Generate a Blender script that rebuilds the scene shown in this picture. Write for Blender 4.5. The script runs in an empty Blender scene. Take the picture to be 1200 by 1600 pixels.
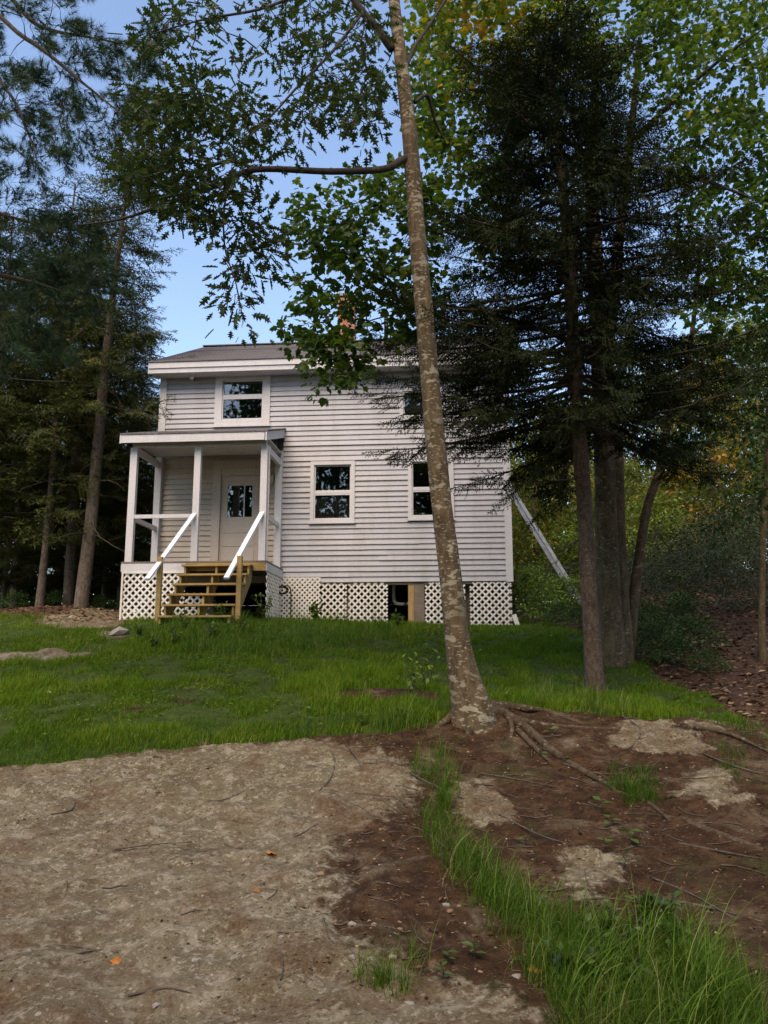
import bpy, bmesh, math, random
import numpy as np
from mathutils import Vector, Matrix, Quaternion
random.seed(7); rng = np.random.default_rng(7)
R = math.radians
scene = bpy.context.scene
COL = scene.collection

# ------------------------------------------------------------------ camera, sky, sun, exposure
FPX, PITCH, EYE = 1295.0, R(10.3), 1.6            # focal length in photo pixels (1200 x 1600)
SUN_EL, SUN_AZ = 52.0, 16.0                       # soft light of the open evening sky, from behind the camera; travels to +Y and a little to +X
cam = bpy.data.cameras.new('camera'); cam_o = bpy.data.objects.new('camera', cam); COL.objects.link(cam_o)
cam.sensor_fit = 'VERTICAL'; cam.sensor_height = 24.0; cam.lens = 24.0 * FPX / 1600.0
cam.clip_start = 0.05; cam.clip_end = 2000
cam_o.location = (0, 0, EYE); cam_o.rotation_euler = (math.pi / 2 + PITCH, 0, 0)
scene.camera = cam_o
world = bpy.data.worlds.new('World'); scene.world = world; world.use_nodes = True
wn = world.node_tree.nodes; wl = world.node_tree.links
sky = wn.new('ShaderNodeTexSky'); sky.sky_type = 'NISHITA'; sky.sun_disc = False
sky.sun_elevation = R(SUN_EL); sky.sun_rotation = R(180 + SUN_AZ)
sky.air_density = 1.0; sky.dust_density = 0.6; sky.ozone_density = 1.6; sky.altitude = 60
bg = wn['Background']; bg.inputs['Strength'].default_value = 0.15
wl.new(sky.outputs['Color'], bg.inputs['Color'])
sun = bpy.data.lights.new('sun', 'SUN'); sun.energy = 2.2; sun.angle = R(50); sun.color = (1.0, 0.80, 0.57)
sun_o = bpy.data.objects.new('sun', sun); COL.objects.link(sun_o)
SUN_DIR = Vector((math.sin(R(SUN_AZ)) * math.cos(R(SUN_EL)), math.cos(R(SUN_AZ)) * math.cos(R(SUN_EL)), -math.sin(R(SUN_EL))))
sun_o.rotation_euler = SUN_DIR.to_track_quat('-Z', 'Y').to_euler()
scene.view_settings.view_transform = 'Standard'; scene.view_settings.look = 'None'
scene.view_settings.exposure = 1.15; scene.view_settings.gamma = 1.0
scene.view_settings.use_curve_mapping = False
scene.view_settings.use_white_balance = True; scene.view_settings.white_balance_temperature = 7000; scene.view_settings.white_balance_tint = 12   # camera balanced for open shade
scene.render.engine = 'CYCLES'
scene.cycles.max_bounces = 6; scene.cycles.diffuse_bounces = 3; scene.cycles.glossy_bounces = 3
scene.cycles.transmission_bounces = 4; scene.cycles.transparent_max_bounces = 8
scene.cycles.sample_clamp_indirect = 6.0

# ------------------------------------------------------------------ photo pixel -> direction
CP, SP = math.cos(PITCH), math.sin(PITCH)
def at(px, py, depth):
    """world point seen at a photo pixel, at a given distance along +Y"""
    dx = (px - 600) / FPX; u = (800 - py) / FPX
    d = np.array([dx, CP - u * SP, SP + u * CP]); d = d / d[1] * depth
    return d + np.array([0, 0, EYE])
def to_px(P):
    P = np.asarray(P, float); z = P[..., 2] - EYE
    fw = P[..., 1] * CP + z * SP; up = -P[..., 1] * SP + z * CP
    fw = np.where(fw < 0.3, 0.3, fw)
    return 600 + FPX * P[..., 0] / fw, 800 - FPX * up / fw

# ------------------------------------------------------------------ numpy noise
def _hash(ix, iy, iz, s):
    h = (ix * 374761393 + iy * 668265263 + iz * 2147483647 + s * 1274126177) & 0xFFFFFFFF
    h = ((h ^ (h >> 13)) * 1274126177) & 0xFFFFFFFF
    return ((h ^ (h >> 16)) & 0xFFFF) / 65535.0
def noise(x, y, z=0.0, s=0):
    x, y, z = np.broadcast_arrays(np.asarray(x, float), np.asarray(y, float), np.asarray(z, float))
    ix, iy, iz = np.floor(x).astype(np.int64), np.floor(y).astype(np.int64), np.floor(z).astype(np.int64)
    fx, fy, fz = x - ix, y - iy, z - iz
    fx, fy, fz = [t * t * (3 - 2 * t) for t in (fx, fy, fz)]
    r = 0
    for a in (0, 1):
        for b in (0, 1):
            for c in (0, 1):
                w = (fx if a else 1 - fx) * (fy if b else 1 - fy) * (fz if c else 1 - fz)
                r = r + w * _hash(ix + a, iy + b, iz + c, s)
    return r
def fbm(x, y, z=0.0, o=4, s=0):
    r = 0; amp = .5; t = 0
    for k in range(o):
        r = r + amp * noise(np.asarray(x) * 2 ** k, np.asarray(y) * 2 ** k, np.asarray(z) * 2 ** k, s + k); t += amp; amp *= .5
    return r / t
def sstep(a, b, x):
    t = np.clip((x - a) / (b - a), 0, 1); return t * t * (3 - 2 * t)

# ------------------------------------------------------------------ materials
class NT:
    def __init__(s, name):
        s.m = bpy.data.materials.new(name); s.m.use_nodes = True
        s.n = s.m.node_tree.nodes; s.l = s.m.node_tree.links; s.b = s.n['Principled BSDF']; s.out = s.n['Material Output']
    def node(s, t, **k):
        n = s.n.new(t)
        for a, v in k.items():
            if a.startswith('i_'):
                n.inputs[a[2:].replace('_', ' ')].default_value = v
            else: setattr(n, a, v)
        return n
    def link(s, a, b): s.l.new(a, b)
    def coords(s, scale=(1, 1, 1), kind='Object'):
        tc = s.node('ShaderNodeTexCoord'); mp = s.node('ShaderNodeMapping'); mp.inputs['Scale'].default_value = scale
        s.link(tc.outputs[kind], mp.inputs['Vector']); return mp.outputs['Vector']
    def noise(s, vec, scale, detail=4, rough=.55, dist=0):
        n = s.node('ShaderNodeTexNoise'); n.inputs['Scale'].default_value = scale; n.inputs['Detail'].default_value = detail
        n.inputs['Roughness'].default_value = rough; n.inputs['Distortion'].default_value = dist
        if vec is not None: s.link(vec, n.inputs['Vector'])
        return n.outputs['Fac']
    def ramp(s, fac, stops):
        r = s.node('ShaderNodeValToRGB'); e = r.color_ramp.elements
        while len(e) < len(stops): e.new(.5)
        for i, (p, c) in enumerate(stops):
            e[i].position = p; e[i].color = (*c, 1) if len(c) == 3 else c
        s.link(fac, r.inputs['Fac']); return r.outputs['Color']
    def mix(s, fac, a, b, mode='MIX'):
        m = s.node('ShaderNodeMix'); m.data_type = 'RGBA'; m.blend_type = mode
        for sock, v in ((m.inputs['Factor'], fac), (m.inputs['A'], a), (m.inputs['B'], b)):
            pass
        for idx, v in ((0, fac), (6, a), (7, b)):
            if isinstance(v, (int, float)): m.inputs[idx].default_value = v
            elif isinstance(v, tuple): m.inputs[idx].default_value = (*v, 1)
            else: s.link(v, m.inputs[idx])
        return m.outputs[2]
    def attr(s, name):
        a = s.node('ShaderNodeAttribute'); a.attribute_name = name; return a.outputs['Fac']
    def bump(s, h, strength=.5, dist=.02):
        b = s.node('ShaderNodeBump'); b.inputs['Strength'].default_value = strength; b.inputs['Distance'].default_value = dist
        s.link(h, b.inputs['Height']); s.link(b.outputs['Normal'], s.b.inputs['Normal'])
    def col(s, c):
        if isinstance(c, tuple): s.b.inputs['Base Color'].default_value = (*c, 1)
        else: s.link(c, s.b.inputs['Base Color'])
    def rough(s, r): s.b.inputs['Roughness'].default_value = r
    def spec(s, r): s.b.inputs['Specular IOR Level'].default_value = r

def leaf_mat(name, stops, trans=.35, gloss=.025):
    t = NT(name); c = t.ramp(t.attr('tint'), stops)
    d = t.node('ShaderNodeBsdfDiffuse'); tr = t.node('ShaderNodeBsdfTranslucent'); g = t.node('ShaderNodeBsdfGlossy', i_Roughness=.45)
    t.link(c, d.inputs['Color'])
    t.link(t.mix(1.0, c, (1.0, 1.0, .55), 'MULTIPLY'), tr.inputs['Color'])
    m = t.node('ShaderNodeMixShader', i_Fac=trans); t.link(d.outputs[0], m.inputs[1]); t.link(tr.outputs[0], m.inputs[2])
    m2 = t.node('ShaderNodeMixShader', i_Fac=gloss); t.link(m.outputs[0], m2.inputs[1]); t.link(g.outputs[0], m2.inputs[2])
    t.link(m2.outputs[0], t.out.inputs['Surface']); return t.m
def paint_mat(name, c, dirt=(.3, .27, .22), amt=.35, rough=.55, scale=1.2, streak=(1, 1, .15)):
    t = NT(name); ge = t.node('ShaderNodeNewGeometry'); mp_ = t.node('ShaderNodeMapping'); mp_.inputs['Scale'].default_value = streak; t.link(ge.outputs['Position'], mp_.inputs['Vector']); v = mp_.outputs['Vector']
    f = t.noise(v, scale * 3, 5, .6); f2 = t.noise(ge.outputs['Position'], scale * 22, 3, .6)
    k = t.ramp(f, [(.45, (0, 0, 0)), (.8, (amt, amt, amt))])
    c1 = t.mix(k, c, dirt); k2 = t.ramp(f2, [(.35, (.88, .88, .88)), (.65, (1, 1, 1))])
    t.col(t.mix(1.0, c1, k2, 'MULTIPLY')); t.rough(rough); t.spec(.3)
    t.bump(f2, .12, .004); return t.m
def wood_mat(name, c0, c1, rough=.75, grain=(1, 14, 14)):
    t = NT(name); v = t.coords(grain); f = t.noise(v, 3.0, 6, .6, .6); f2 = t.noise(t.coords(), 2.5, 3)
    c = t.ramp(f, [(.3, c0), (.7, c1)]); t.col(t.mix(t.ramp(f2, [(.4, (0, 0, 0)), (.75, (.5, .5, .5))]), c, tuple(x * .55 for x in c0)))
    t.rough(rough); t.spec(.25); t.bump(f, .3, .004); return t.m
def bark_mat(name, c0, c1, lichen=None, amt=.0, lscale=9.0, stretch=(1, 1, .35), bscale=16):
    t = NT(name); v = t.coords(stretch); f = t.noise(v, bscale, 7, .65, .5); f2 = t.noise(t.coords(), 3.0, 4)
    c = t.ramp(f, [(.32, c0), (.68, c1)]); c = t.mix(t.ramp(f2, [(.4, (0, 0, 0)), (.7, (.45, .45, .45))]), c, tuple(x * .6 for x in c0))
    if lichen:
        w = t.coords((1, 1, 2.5)); n1 = t.noise(w, lscale, 3, .5, .3); n2 = t.noise(w, lscale * 3.4, 2, .5)
        n3 = t.noise(t.coords(), 1.3, 2)
        k = t.ramp(n1, [(.57 - amt, (0, 0, 0)), (.60 - amt, (1, 1, 1))]); k2 = t.ramp(n2, [(.60 - amt * .6, (0, 0, 0)), (.63 - amt * .6, (1, 1, 1))])
        kk = t.mix(1.0, k, k2, 'LIGHTEN'); kk = t.mix(1.0, kk, t.ramp(n3, [(.3, (.15, .15, .15)), (.55, (.9, .9, .9))]), 'MULTIPLY')
        c = t.mix(kk, c, t.ramp(f, [(.3, tuple(x * .75 for x in lichen)), (.7, lichen)]))
    t.col(c); t.rough(.9); t.spec(.1); t.bump(f, .9, .03); return t.m
M = {}
M['vinyl'] = paint_mat('vinyl_siding', (.405, .408, .445), (.24, .21, .18), .42, .5)
M['vinyl_tan'] = paint_mat('porch_clapboard', (.47, .42, .36), (.25, .21, .16), .3, .6)
M['white'] = paint_mat('white_paint', (.56, .56, .59), (.38, .35, .30), .35, .5)
M['rail_white'] = paint_mat('rail_white_paint', (.78, .79, .86), (.5, .5, .5), .15, .45)
M['lattice'] = paint_mat('lattice_plastic', (.74, .72, .68), (.30, .27, .2), .55, .5)
M['treated'] = wood_mat('treated_lumber', (.24, .16, .06), (.42, .30, .13))
M['oldwood'] = wood_mat('weathered_board', (.13, .105, .08), (.24, .20, .15))
M['newwood'] = wood_mat('raw_stud', (.33, .20, .09), (.50, .33, .16), grain=(14, 14, 1))
M['deck'] = wood_mat('deck_board', (.12, .10, .085), (.21, .18, .15))
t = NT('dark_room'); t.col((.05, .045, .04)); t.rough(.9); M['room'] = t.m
t = NT('black_plastic'); t.col((.012, .012, .013)); t.rough(.45); M['black'] = t.m
t = NT('pipe_plastic'); t.col((.62, .58, .5)); t.rough(.45); M['pvc'] = t.m
t = NT('red_card'); t.col((.55, .03, .05)); t.rough(.6); M['red'] = t.m
t = NT('curtain'); t.col(t.ramp(t.noise(t.coords((1, 1, .1)), 20, 3), [(.3, (.06, .055, .05)), (.7, (.12, .11, .10))])); M['curtain'] = t.m
t = NT('metal_pipe'); t.col((.03, .03, .03)); t.b.inputs['Metallic'].default_value = .6; t.rough(.55); M['pipe'] = t.m
t = NT('aluminium'); t.col(t.ramp(t.noise(t.coords(), 9, 4), [(.3, (.55, .56, .58)), (.7, (.72, .73, .75))])); t.b.inputs['Metallic'].default_value = .75; t.rough(.42); M['alu'] = t.m
t = NT('brass_lamp'); t.col((.45, .36, .22)); t.rough(.5); M['lamp'] = t.m
t = NT('bulb_glass'); t.col((.8, .78, .75)); t.rough(.2); M['bulb'] = t.m
# window glass: a thin pane, clear, with its mirror reflection
t = NT('window_glass'); fr = t.node('ShaderNodeFresnel', i_IOR=1.75)
tr = t.node('ShaderNodeBsdfTransparent'); tr.inputs['Color'].default_value = (.86, .88, .86, 1)
gl = t.node('ShaderNodeBsdfGlossy', i_Roughness=.012); mx = t.node('ShaderNodeMixShader')
mt = t.node('ShaderNodeMath', operation='MULTIPLY'); mt.inputs[1].default_value = 1.15
t.link(fr.outputs[0], mt.inputs[0]); t.link(mt.outputs[0], mx.inputs[0]); t.link(tr.outputs[0], mx.inputs[1]); t.link(gl.outputs[0], mx.inputs[2])
t.link(mx.outputs[0], t.out.inputs['Surface']); M['glass'] = t.m
# roof shingles
t = NT('asphalt_shingle'); v = t.coords(); br = t.node('ShaderNodeTexBrick'); t.link(v, br.inputs['Vector'])
br.inputs['Scale'].default_value = 1.0; br.inputs['Brick Width'].default_value = .3; br.inputs['Row Height'].default_value = .13
br.inputs['Mortar Size'].default_value = .008; br.inputs['Color1'].default_value = (.085, .080, .088, 1); br.inputs['Color2'].default_value = (.13, .12, .128, 1); br.inputs['Mortar'].default_value = (.03, .03, .03, 1)
n = t.noise(v, 1.6, 5, .65); t.col(t.mix(t.ramp(n, [(.45, (0, 0, 0)), (.7, (.7, .7, .7))]), br.outputs['Color'], (.125, .095, .088)))
t.rough(.95); t.bump(t.noise(v, 60, 3), .6, .01); M['shingle'] = t.m
# chimney brick
t = NT('chimney_brick'); v = t.coords(); br = t.node('ShaderNodeTexBrick'); t.link(v, br.inputs['Vector']); br.inputs['Scale'].default_value = 1.0
br.inputs['Brick Width'].default_value = .2; br.inputs['Row Height'].default_value = .07; br.inputs['Mortar Size'].default_value = .008
br.inputs['Color1'].default_value = (.30, .12, .07, 1); br.inputs['Color2'].default_value = (.38, .17, .10, 1); br.inputs['Mortar'].default_value = (.35, .32, .28, 1)
t.col(br.outputs['Color']); t.rough(.9); M['brick'] = t.m
# bark and foliage
M['oakbark'] = bark_mat('lichened_bark', (.055, .040, .024), (.155, .115, .068), (.31, .29, .215), .0, 5.5)
M['limb'] = bark_mat('smooth_limb_bark', (.035, .03, .026), (.09, .075, .065), None)
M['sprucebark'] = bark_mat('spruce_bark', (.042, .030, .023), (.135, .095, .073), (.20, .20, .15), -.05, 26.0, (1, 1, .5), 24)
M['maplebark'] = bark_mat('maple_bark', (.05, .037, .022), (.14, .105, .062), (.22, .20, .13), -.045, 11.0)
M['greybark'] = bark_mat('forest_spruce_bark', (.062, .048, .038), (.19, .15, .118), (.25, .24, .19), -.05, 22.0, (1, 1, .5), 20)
M['twig'] = bark_mat('twig_bark', (.035, .028, .022), (.09, .075, .06), None)
M['deadtwig'] = bark_mat('dead_twig', (.06, .05, .04), (.14, .12, .095), None)
M['root'] = bark_mat('root_bark', (.038, .028, .018), (.115, .085, .056), (.20, .18, .13), -.06, 14)
M['oak'] = leaf_mat('oak_leaf', [(0, (.022, .038, .012)), (.6, (.050, .082, .022)), (1, (.095, .125, .032))])
M['maple'] = leaf_mat('maple_leaf', [(0, (.022, .050, .012)), (.45, (.058, .115, .020)), (.75, (.135, .20, .028)), (.9, (.30, .27, .025)), (1, (.45, .22, .03))], .5)
M['young'] = leaf_mat('young_leaf', [(0, (.016, .04, .012)), (.6, (.04, .085, .02)), (1, (.085, .14, .03))], .4)
M['backleaf'] = leaf_mat('background_leaf', [(0, (.030, .055, .014)), (.4, (.075, .12, .024)), (.7, (.18, .21, .035)), (.87, (.32, .27, .035)), (1, (.50, .26, .04))], .5)
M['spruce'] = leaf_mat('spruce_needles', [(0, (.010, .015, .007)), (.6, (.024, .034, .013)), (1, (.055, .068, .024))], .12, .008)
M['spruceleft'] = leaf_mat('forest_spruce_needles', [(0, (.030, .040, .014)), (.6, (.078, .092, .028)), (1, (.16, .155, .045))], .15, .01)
M['pine'] = leaf_mat('pine_needles', [(0, (.020, .042, .024)), (.6, (.044, .082, .044)), (1, (.09, .13, .058))], .2, .012)
M['shrub'] = leaf_mat('shrub_leaf', [(0, (.018, .042, .012)), (.5, (.062, .125, .020)), (1, (.18, .27, .04))], .35)
M['brush'] = leaf_mat('bank_brush_leaf', [(0, (.018, .030, .014)), (.5, (.048, .068, .028)), (1, (.10, .115, .05))], .25)
M['grass'] = leaf_mat('lawn_blade', [(0, (.048, .092, .008)), (.4, (.100, .186, .012)), (.75, (.165, .245, .020)), (1, (.30, .26, .08))], .35, .006)
M['tallgrass'] = leaf_mat('tall_grass_blade', [(0, (.028, .062, .006)), (.5, (.062, .130, .010)), (.85, (.12, .205, .022)), (1, (.28, .26, .10))], .35, .012)
M['litter'] = leaf_mat('dead_leaf_litter', [(0, (.028, .016, .010)), (.5, (.11, .058, .032)), (.85, (.22, .13, .07)), (1, (.36, .25, .15))], .1, .03)
M['orange'] = leaf_mat('orange_leaf', [(0, (.38, .13, .02)), (1, (.5, .2, .04))], .2)
t = NT('stone'); v = t.coords(); t.col(t.ramp(t.noise(v, 12, 5), [(.3, (.14, .125, .10)), (.7, (.36, .33, .28))])); t.rough(.9); t.bump(t.noise(v, 30, 4), .5, .01); M['stone'] = t.m

# ------------------------------------------------------------------ mesh and object helpers
def link(o, parent=None):
    COL.objects.link(o)
    if parent is not None: o.parent = parent
    return o
def tag(o, label=None, cat=None, group=None, kind=None):
    for k, v in (('label', label), ('category', cat), ('group', group), ('kind', kind)):
        if v: o[k] = v
    return o
def empty(name, loc, rz=0, **k):
    o = bpy.data.objects.new(name, None); o.location = tuple(loc); o.rotation_euler = (0, 0, rz); o.empty_display_size = .2
    link(o); return tag(o, **k)
def np_mesh(name, V, F, mat, tint=None, smooth=False, attrs=None):
    """V (n,3), F list of (m,3)/(m,4) index arrays"""
    me = bpy.data.meshes.new(name); F = [f for f in (F if isinstance(F, list) else [F]) if len(f)]
    V = np.asarray(V, np.float32); me.vertices.add(len(V)); me.vertices.foreach_set('co', V.ravel())
    nl = sum(f.size for f in F); npoly = sum(len(f) for f in F)
    me.loops.add(nl); me.loops.foreach_set('vertex_index', np.concatenate([f.ravel() for f in F]).astype(np.int32))
    st = []; p = 0
    for f in F:
        k = f.shape[1]; st.append(p + np.arange(len(f)) * k); p += f.size
    me.polygons.add(npoly); me.polygons.foreach_set('loop_start', np.concatenate(st).astype(np.int32))
    me.polygons.foreach_set('use_smooth', np.full(npoly, bool(smooth)))
    if tint is not None: attrs = dict(attrs or {}, tint=tint)
    for k, a in (attrs or {}).items():
        at_ = me.attributes.new(k, 'FLOAT', 'POINT'); at_.data.foreach_set('value', np.asarray(a, np.float32))
    if mat is not None: me.materials.append(mat)
    me.update(calc_edges=True); me.validate(); return me
def np_obj(name, V, F, mat, parent=None, tint=None, smooth=False, attrs=None, loc=None):
    o = bpy.data.objects.new(name, np_mesh(name, V, F, mat, tint, smooth, attrs))
    if loc is not None: o.location = tuple(loc)
    return link(o, parent)
class Geo:
    """collects vertices, tris, quads and a tint"""
    def __init__(s): s.V = []; s.T = []; s.Q = []; s.t = []; s.n = 0
    def add(s, V, T=None, Q=None, tint=None):
        V = np.asarray(V, float).reshape(-1, 3)
        if T is not None and len(T): s.T.append(np.asarray(T, np.int64) + s.n)
        if Q is not None and len(Q): s.Q.append(np.asarray(Q, np.int64) + s.n)
        s.V.append(V); s.n += len(V)
        s.t.append(np.zeros(len(V)) if tint is None else np.broadcast_to(np.asarray(tint, float), (len(V),)))
    def box(s, x0, x1, y0, y1, z0, z1):
        V = [(x, y, z) for x in (x0, x1) for y in (y0, y1) for z in (z0, z1)]
        s.add(V, Q=[(0, 1, 3, 2), (4, 6, 7, 5), (0, 4, 5, 1), (2, 3, 7, 6), (0, 2, 6, 4), (1, 5, 7, 3)]); return s
    def beam(s, a, b, w, h, up=(0, 0, 1)):
        a, b = np.array(a, float), np.array(b, float); d = b - a; d /= np.linalg.norm(d); u = np.array(up, float)
        sd = np.cross(d, u); sd /= np.linalg.norm(sd); u = np.cross(sd, d)
        V = [p + sx * sd * w / 2 + sz * u * h / 2 for p in (a, b) for sx in (-1, 1) for sz in (-1, 1)]
        s.add(V, Q=[(0, 1, 3, 2), (4, 6, 7, 5), (0, 4, 5, 1), (2, 3, 7, 6), (0, 2, 6, 4), (1, 5, 7, 3)]); return s
    def tube(s, P, r, n=6, cap=True, tint=None, wob=0):
        P = np.asarray(P, float); k = len(P); r = np.broadcast_to(np.asarray(r, float), (k,))
        T = np.gradient(P, axis=0); T /= np.linalg.norm(T, axis=1)[:, None] + 1e-9
        ref = np.array([0, 0, 1.]) if abs(T[0][2]) < .9 else np.array([1., 0, 0])
        A = np.cross(T, ref); A /= np.linalg.norm(A, axis=1)[:, None] + 1e-9; B = np.cross(T, A)
        th = np.arange(n) * 2 * math.pi / n
        V = P[:, None, :] + r[:, None, None] * (np.cos(th)[None, :, None] * A[:, None, :] + np.sin(th)[None, :, None] * B[:, None, :])
        i = np.arange(k - 1)[:, None] * n; j = np.arange(n)[None, :]; j2 = (j + 1) % n
        Q = np.stack([i + j, i + j2, i + n + j2, i + n + j], -1).reshape(-1, 4)
        V = V.reshape(-1, 3); T3 = []
        if cap:
            V = np.vstack([V, P[0], P[-1]]); c0, c1 = k * n, k * n + 1; b = (k - 1) * n
            T3 = [(c0, (q + 1) % n, q) for q in range(n)] + [(c1, b + q, b + (q + 1) % n) for q in range(n)]
        s.add(V, T3, Q, tint); return s
    def build(s, name, mat, parent=None, smooth=False, loc=None, tints=False):
        V = np.vstack(s.V); F = []
        if s.T: F.append(np.vstack(s.T))
        if s.Q: F.append(np.vstack(s.Q))
        return np_obj(name, V, F, mat, parent, np.concatenate(s.t) if tints else None, smooth, None, loc)
def stamp(tv, tt, pos, X, N, size, tint, aspect=1.0):
    """copies a template (axis +X, normal +Z) to many places; returns V, T, tint"""
    pos, X, N = (np.asarray(a, float) for a in (pos, X, N)); n = len(pos)
    X = X / (np.linalg.norm(X, axis=1)[:, None] + 1e-9); Y = np.cross(N, X); Y /= np.linalg.norm(Y, axis=1)[:, None] + 1e-9; Z = np.cross(X, Y)
    s = np.broadcast_to(np.asarray(size, float), (n,))[:, None, None]
    V = pos[:, None, :] + s * (tv[None, :, 0:1] * X[:, None, :] + aspect * tv[None, :, 1:2] * Y[:, None, :] + tv[None, :, 2:3] * Z[:, None, :])
    T = (tt[None] + (np.arange(n) * len(tv))[:, None, None]).reshape(-1, tt.shape[1])
    return V.reshape(-1, 3), T, np.repeat(np.broadcast_to(np.asarray(tint, float), (n,)), len(tv))
def unit(v): v = np.asarray(v, float); return v / (np.linalg.norm(v, axis=-1, keepdims=True) + 1e-9)
def rdir(n): return unit(rng.normal(size=(n, 3)))
def smooth_path(P, k=8):
    """Catmull-Rom through the points"""
    P = [np.asarray(p, float) for p in P]; P = [2 * P[0] - P[1]] + P + [2 * P[-1] - P[-2]]; o = []
    for i in range(1, len(P) - 2):
        for t_ in np.arange(k) / k:
            a, b, c, d = P[i - 1:i + 3]
            o.append(.5 * (2 * b + (c - a) * t_ + (2 * a - 5 * b + 4 * c - d) * t_ ** 2 + (3 * b - a - 3 * c + d) * t_ ** 3))
    o.append(P[-2]); return np.array(o)
def lerp_r(vals, n): return np.interp(np.linspace(0, 1, n), np.linspace(0, 1, len(vals)), vals)

# ------------------------------------------------------------------ terrain
HA = R(5.0); HD = 18.3
HU = np.array([-math.cos(HA), math.sin(HA), 0]); HW = np.array([math.sin(HA), math.cos(HA), 0])
HO = at(800, 907.7, HD)                          # lower front corner of the siding, by the ladder
def house_pt(u, off, z): return HO + HU * u - HW * off + np.array([0, 0, z])
ctrl = [at(*q) for q in [
    (0, 1600, 4.1), (300, 1600, 4.1), (600, 1600, 4.05), (900, 1600, 4.0), (1200, 1600, 4.0),
    (0, 1400, 5.4), (300, 1400, 5.4), (600, 1400, 5.3), (900, 1400, 5.4), (1200, 1400, 5.2),
    (0, 1280, 6.75), (300, 1280, 6.8), (600, 1280, 6.7), (900, 1280, 6.7), (1200, 1280, 6.3),
    (0, 1203, 7.9), (300, 1170, 8.4), (550, 1150, 8.6), (735, 1125, 8.9), (900, 1112, 9.3), (1050, 1122, 9.2), (1200, 1152, 8.5),
    (100, 1100, 10.2), (400, 1080, 10.8), (650, 1062, 11.2), (930, 1085, 11.0), (1130, 1108, 10.4),
    (100, 1030, 13.3), (500, 1012, 14.0), (800, 1002, 14.5), (965, 1038, 13.0), (1190, 1030, 13.5),
    (0, 985, 16.5), (130, 950, 19.0), (0, 952, 19.5), (1100, 960, 17.0), (1150, 905, 22.0)]]
ctrl += [house_pt(*q) for q in [(0, 0, -.99), (2.8, 0, -.92), (5.2, 0, -.86), (8.2, 0, -.86), (0, -6, -.75), (8.2, -6, -.6), (8.2, 1.7, -.93), (5.3, 1.7, -.93), (6.2, 3.1, -1.0), (4, 1.7, -1.0), (-3, 0, -.75), (-3, -5, -.3)]]
ctrl += [np.array(q, float) for q in [(0, 0, 0), (-4, 0, 0), (4, 0, -.1), (0, -8, -.3), (-12, -8, -.3), (12, -8, -.4), (-10, 5, .15), (-13, 10, .9), (-15, 18, 2.3), (10, 5, .2), (12, 10, 1.2), (13, 15, 2.6),
    (12, 22, 4.2), (-8, 28, 2.9), (-16, 28, 2.6), (0, 32, 3.2), (14, 32, 5.0), (-12, 42, 2.0), (5, 45, 3.4), (20, 45, 5.2), (-30, 20, 2.0), (-30, 0, 0), (30, 5, 1.0), (30, 25, 4.6), (-30, 45, 1.6), (0, -25, -.5), (-25, -25, -.5), (25, -25, -.5)]]
ctrl = np.array(ctrl)
def _tps(r): return np.where(r > 1e-9, r * r * np.log(r + 1e-12), 0)
_n = len(ctrl); _K = _tps(np.linalg.norm(ctrl[:, None, :2] - ctrl[None, :, :2], axis=2)) + np.eye(_n) * .02
_Pm = np.hstack([np.ones((_n, 1)), ctrl[:, :2]]); _A = np.block([[_K, _Pm], [_Pm.T, np.zeros((3, 3))]])
_sol = np.linalg.solve(_A, np.concatenate([ctrl[:, 2], np.zeros(3)]))
def gz0(x, y):
    x, y = np.asarray(x, float), np.asarray(y, float); sh = x.shape; x, y = x.ravel(), y.ravel(); o = np.empty(len(x))
    for i in range(0, len(x), 40000):
        q = np.stack([x[i:i + 40000], y[i:i + 40000]], 1)
        o[i:i + 40000] = _tps(np.linalg.norm(q[:, None] - ctrl[None, :, :2], axis=2)) @ _sol[:_n] + _sol[_n] + q @ _sol[_n + 1:]
    rr = np.hypot(x, y - 12); w = sstep(24, 45, rr)
    far = 2.2 + 1.6 * sstep(-20, 40, x) - 2.2 * sstep(10, -30, y)
    return (o * (1 - w) + far * w).reshape(sh)
def inpoly(px, py, poly):
    r = np.zeros(np.shape(px), bool); n = len(poly)
    for i in range(n):
        x0, y0 = poly[i]; x1, y1 = poly[(i + 1) % n]
        if y0 == y1: continue
        c = ((y0 > py) != (y1 > py)) & (px < (x1 - x0) * (py - y0) / (y1 - y0) + x0); r ^= c
    return r
LEDGE = [(-400, 1232), (0, 1203), (150, 1184), (300, 1171), (450, 1158), (560, 1162), (665, 1192), (640, 1262), (590, 1275), (520, 1330), (530, 1440), (560, 1500), (700, 1540), (850, 1575), (900, 1900), (-600, 1900)]
OUT_R = [[(935, 1160), (960, 1142), (1090, 1132), (1112, 1160), (1095, 1186), (1010, 1196), (960, 1180)], [(1055, 1202), (1130, 1206), (1185, 1240), (1140, 1258), (1075, 1262)], [(1075, 1122), (1120, 1120), (1215, 1150), (1215, 1172), (1140, 1148)],
         [(848, 1326), (905, 1342), (952, 1362), (936, 1388), (885, 1366), (958, 1438), (940, 1452), (868, 1402)], [(690, 1218), (770, 1235), (800, 1272), (770, 1290), (700, 1262)]]
OUT_L = [[(50, 972), (110, 952), (192, 946), (196, 978), (150, 985), (100, 982)], [(-60, 1024), (60, 1016), (140, 1016), (150, 1026), (90, 1033), (-60, 1036)], [(150, 992), (190, 985), (215, 990), (195, 999)]]
LAWN = [(-500, 1238), (0, 1205), (150, 1186), (300, 1173), (450, 1158), (560, 1148), (690, 1132), (722, 1108), (800, 1098), (900, 1110), (1010, 1122), (1085, 1124), (1175, 1134), (1120, 1100), (1040, 1062), (992, 1030), (900, 985), (830, 972), (800, 960), (180, 940), (120, 962), (-40, 962), (-500, 965)]
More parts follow.
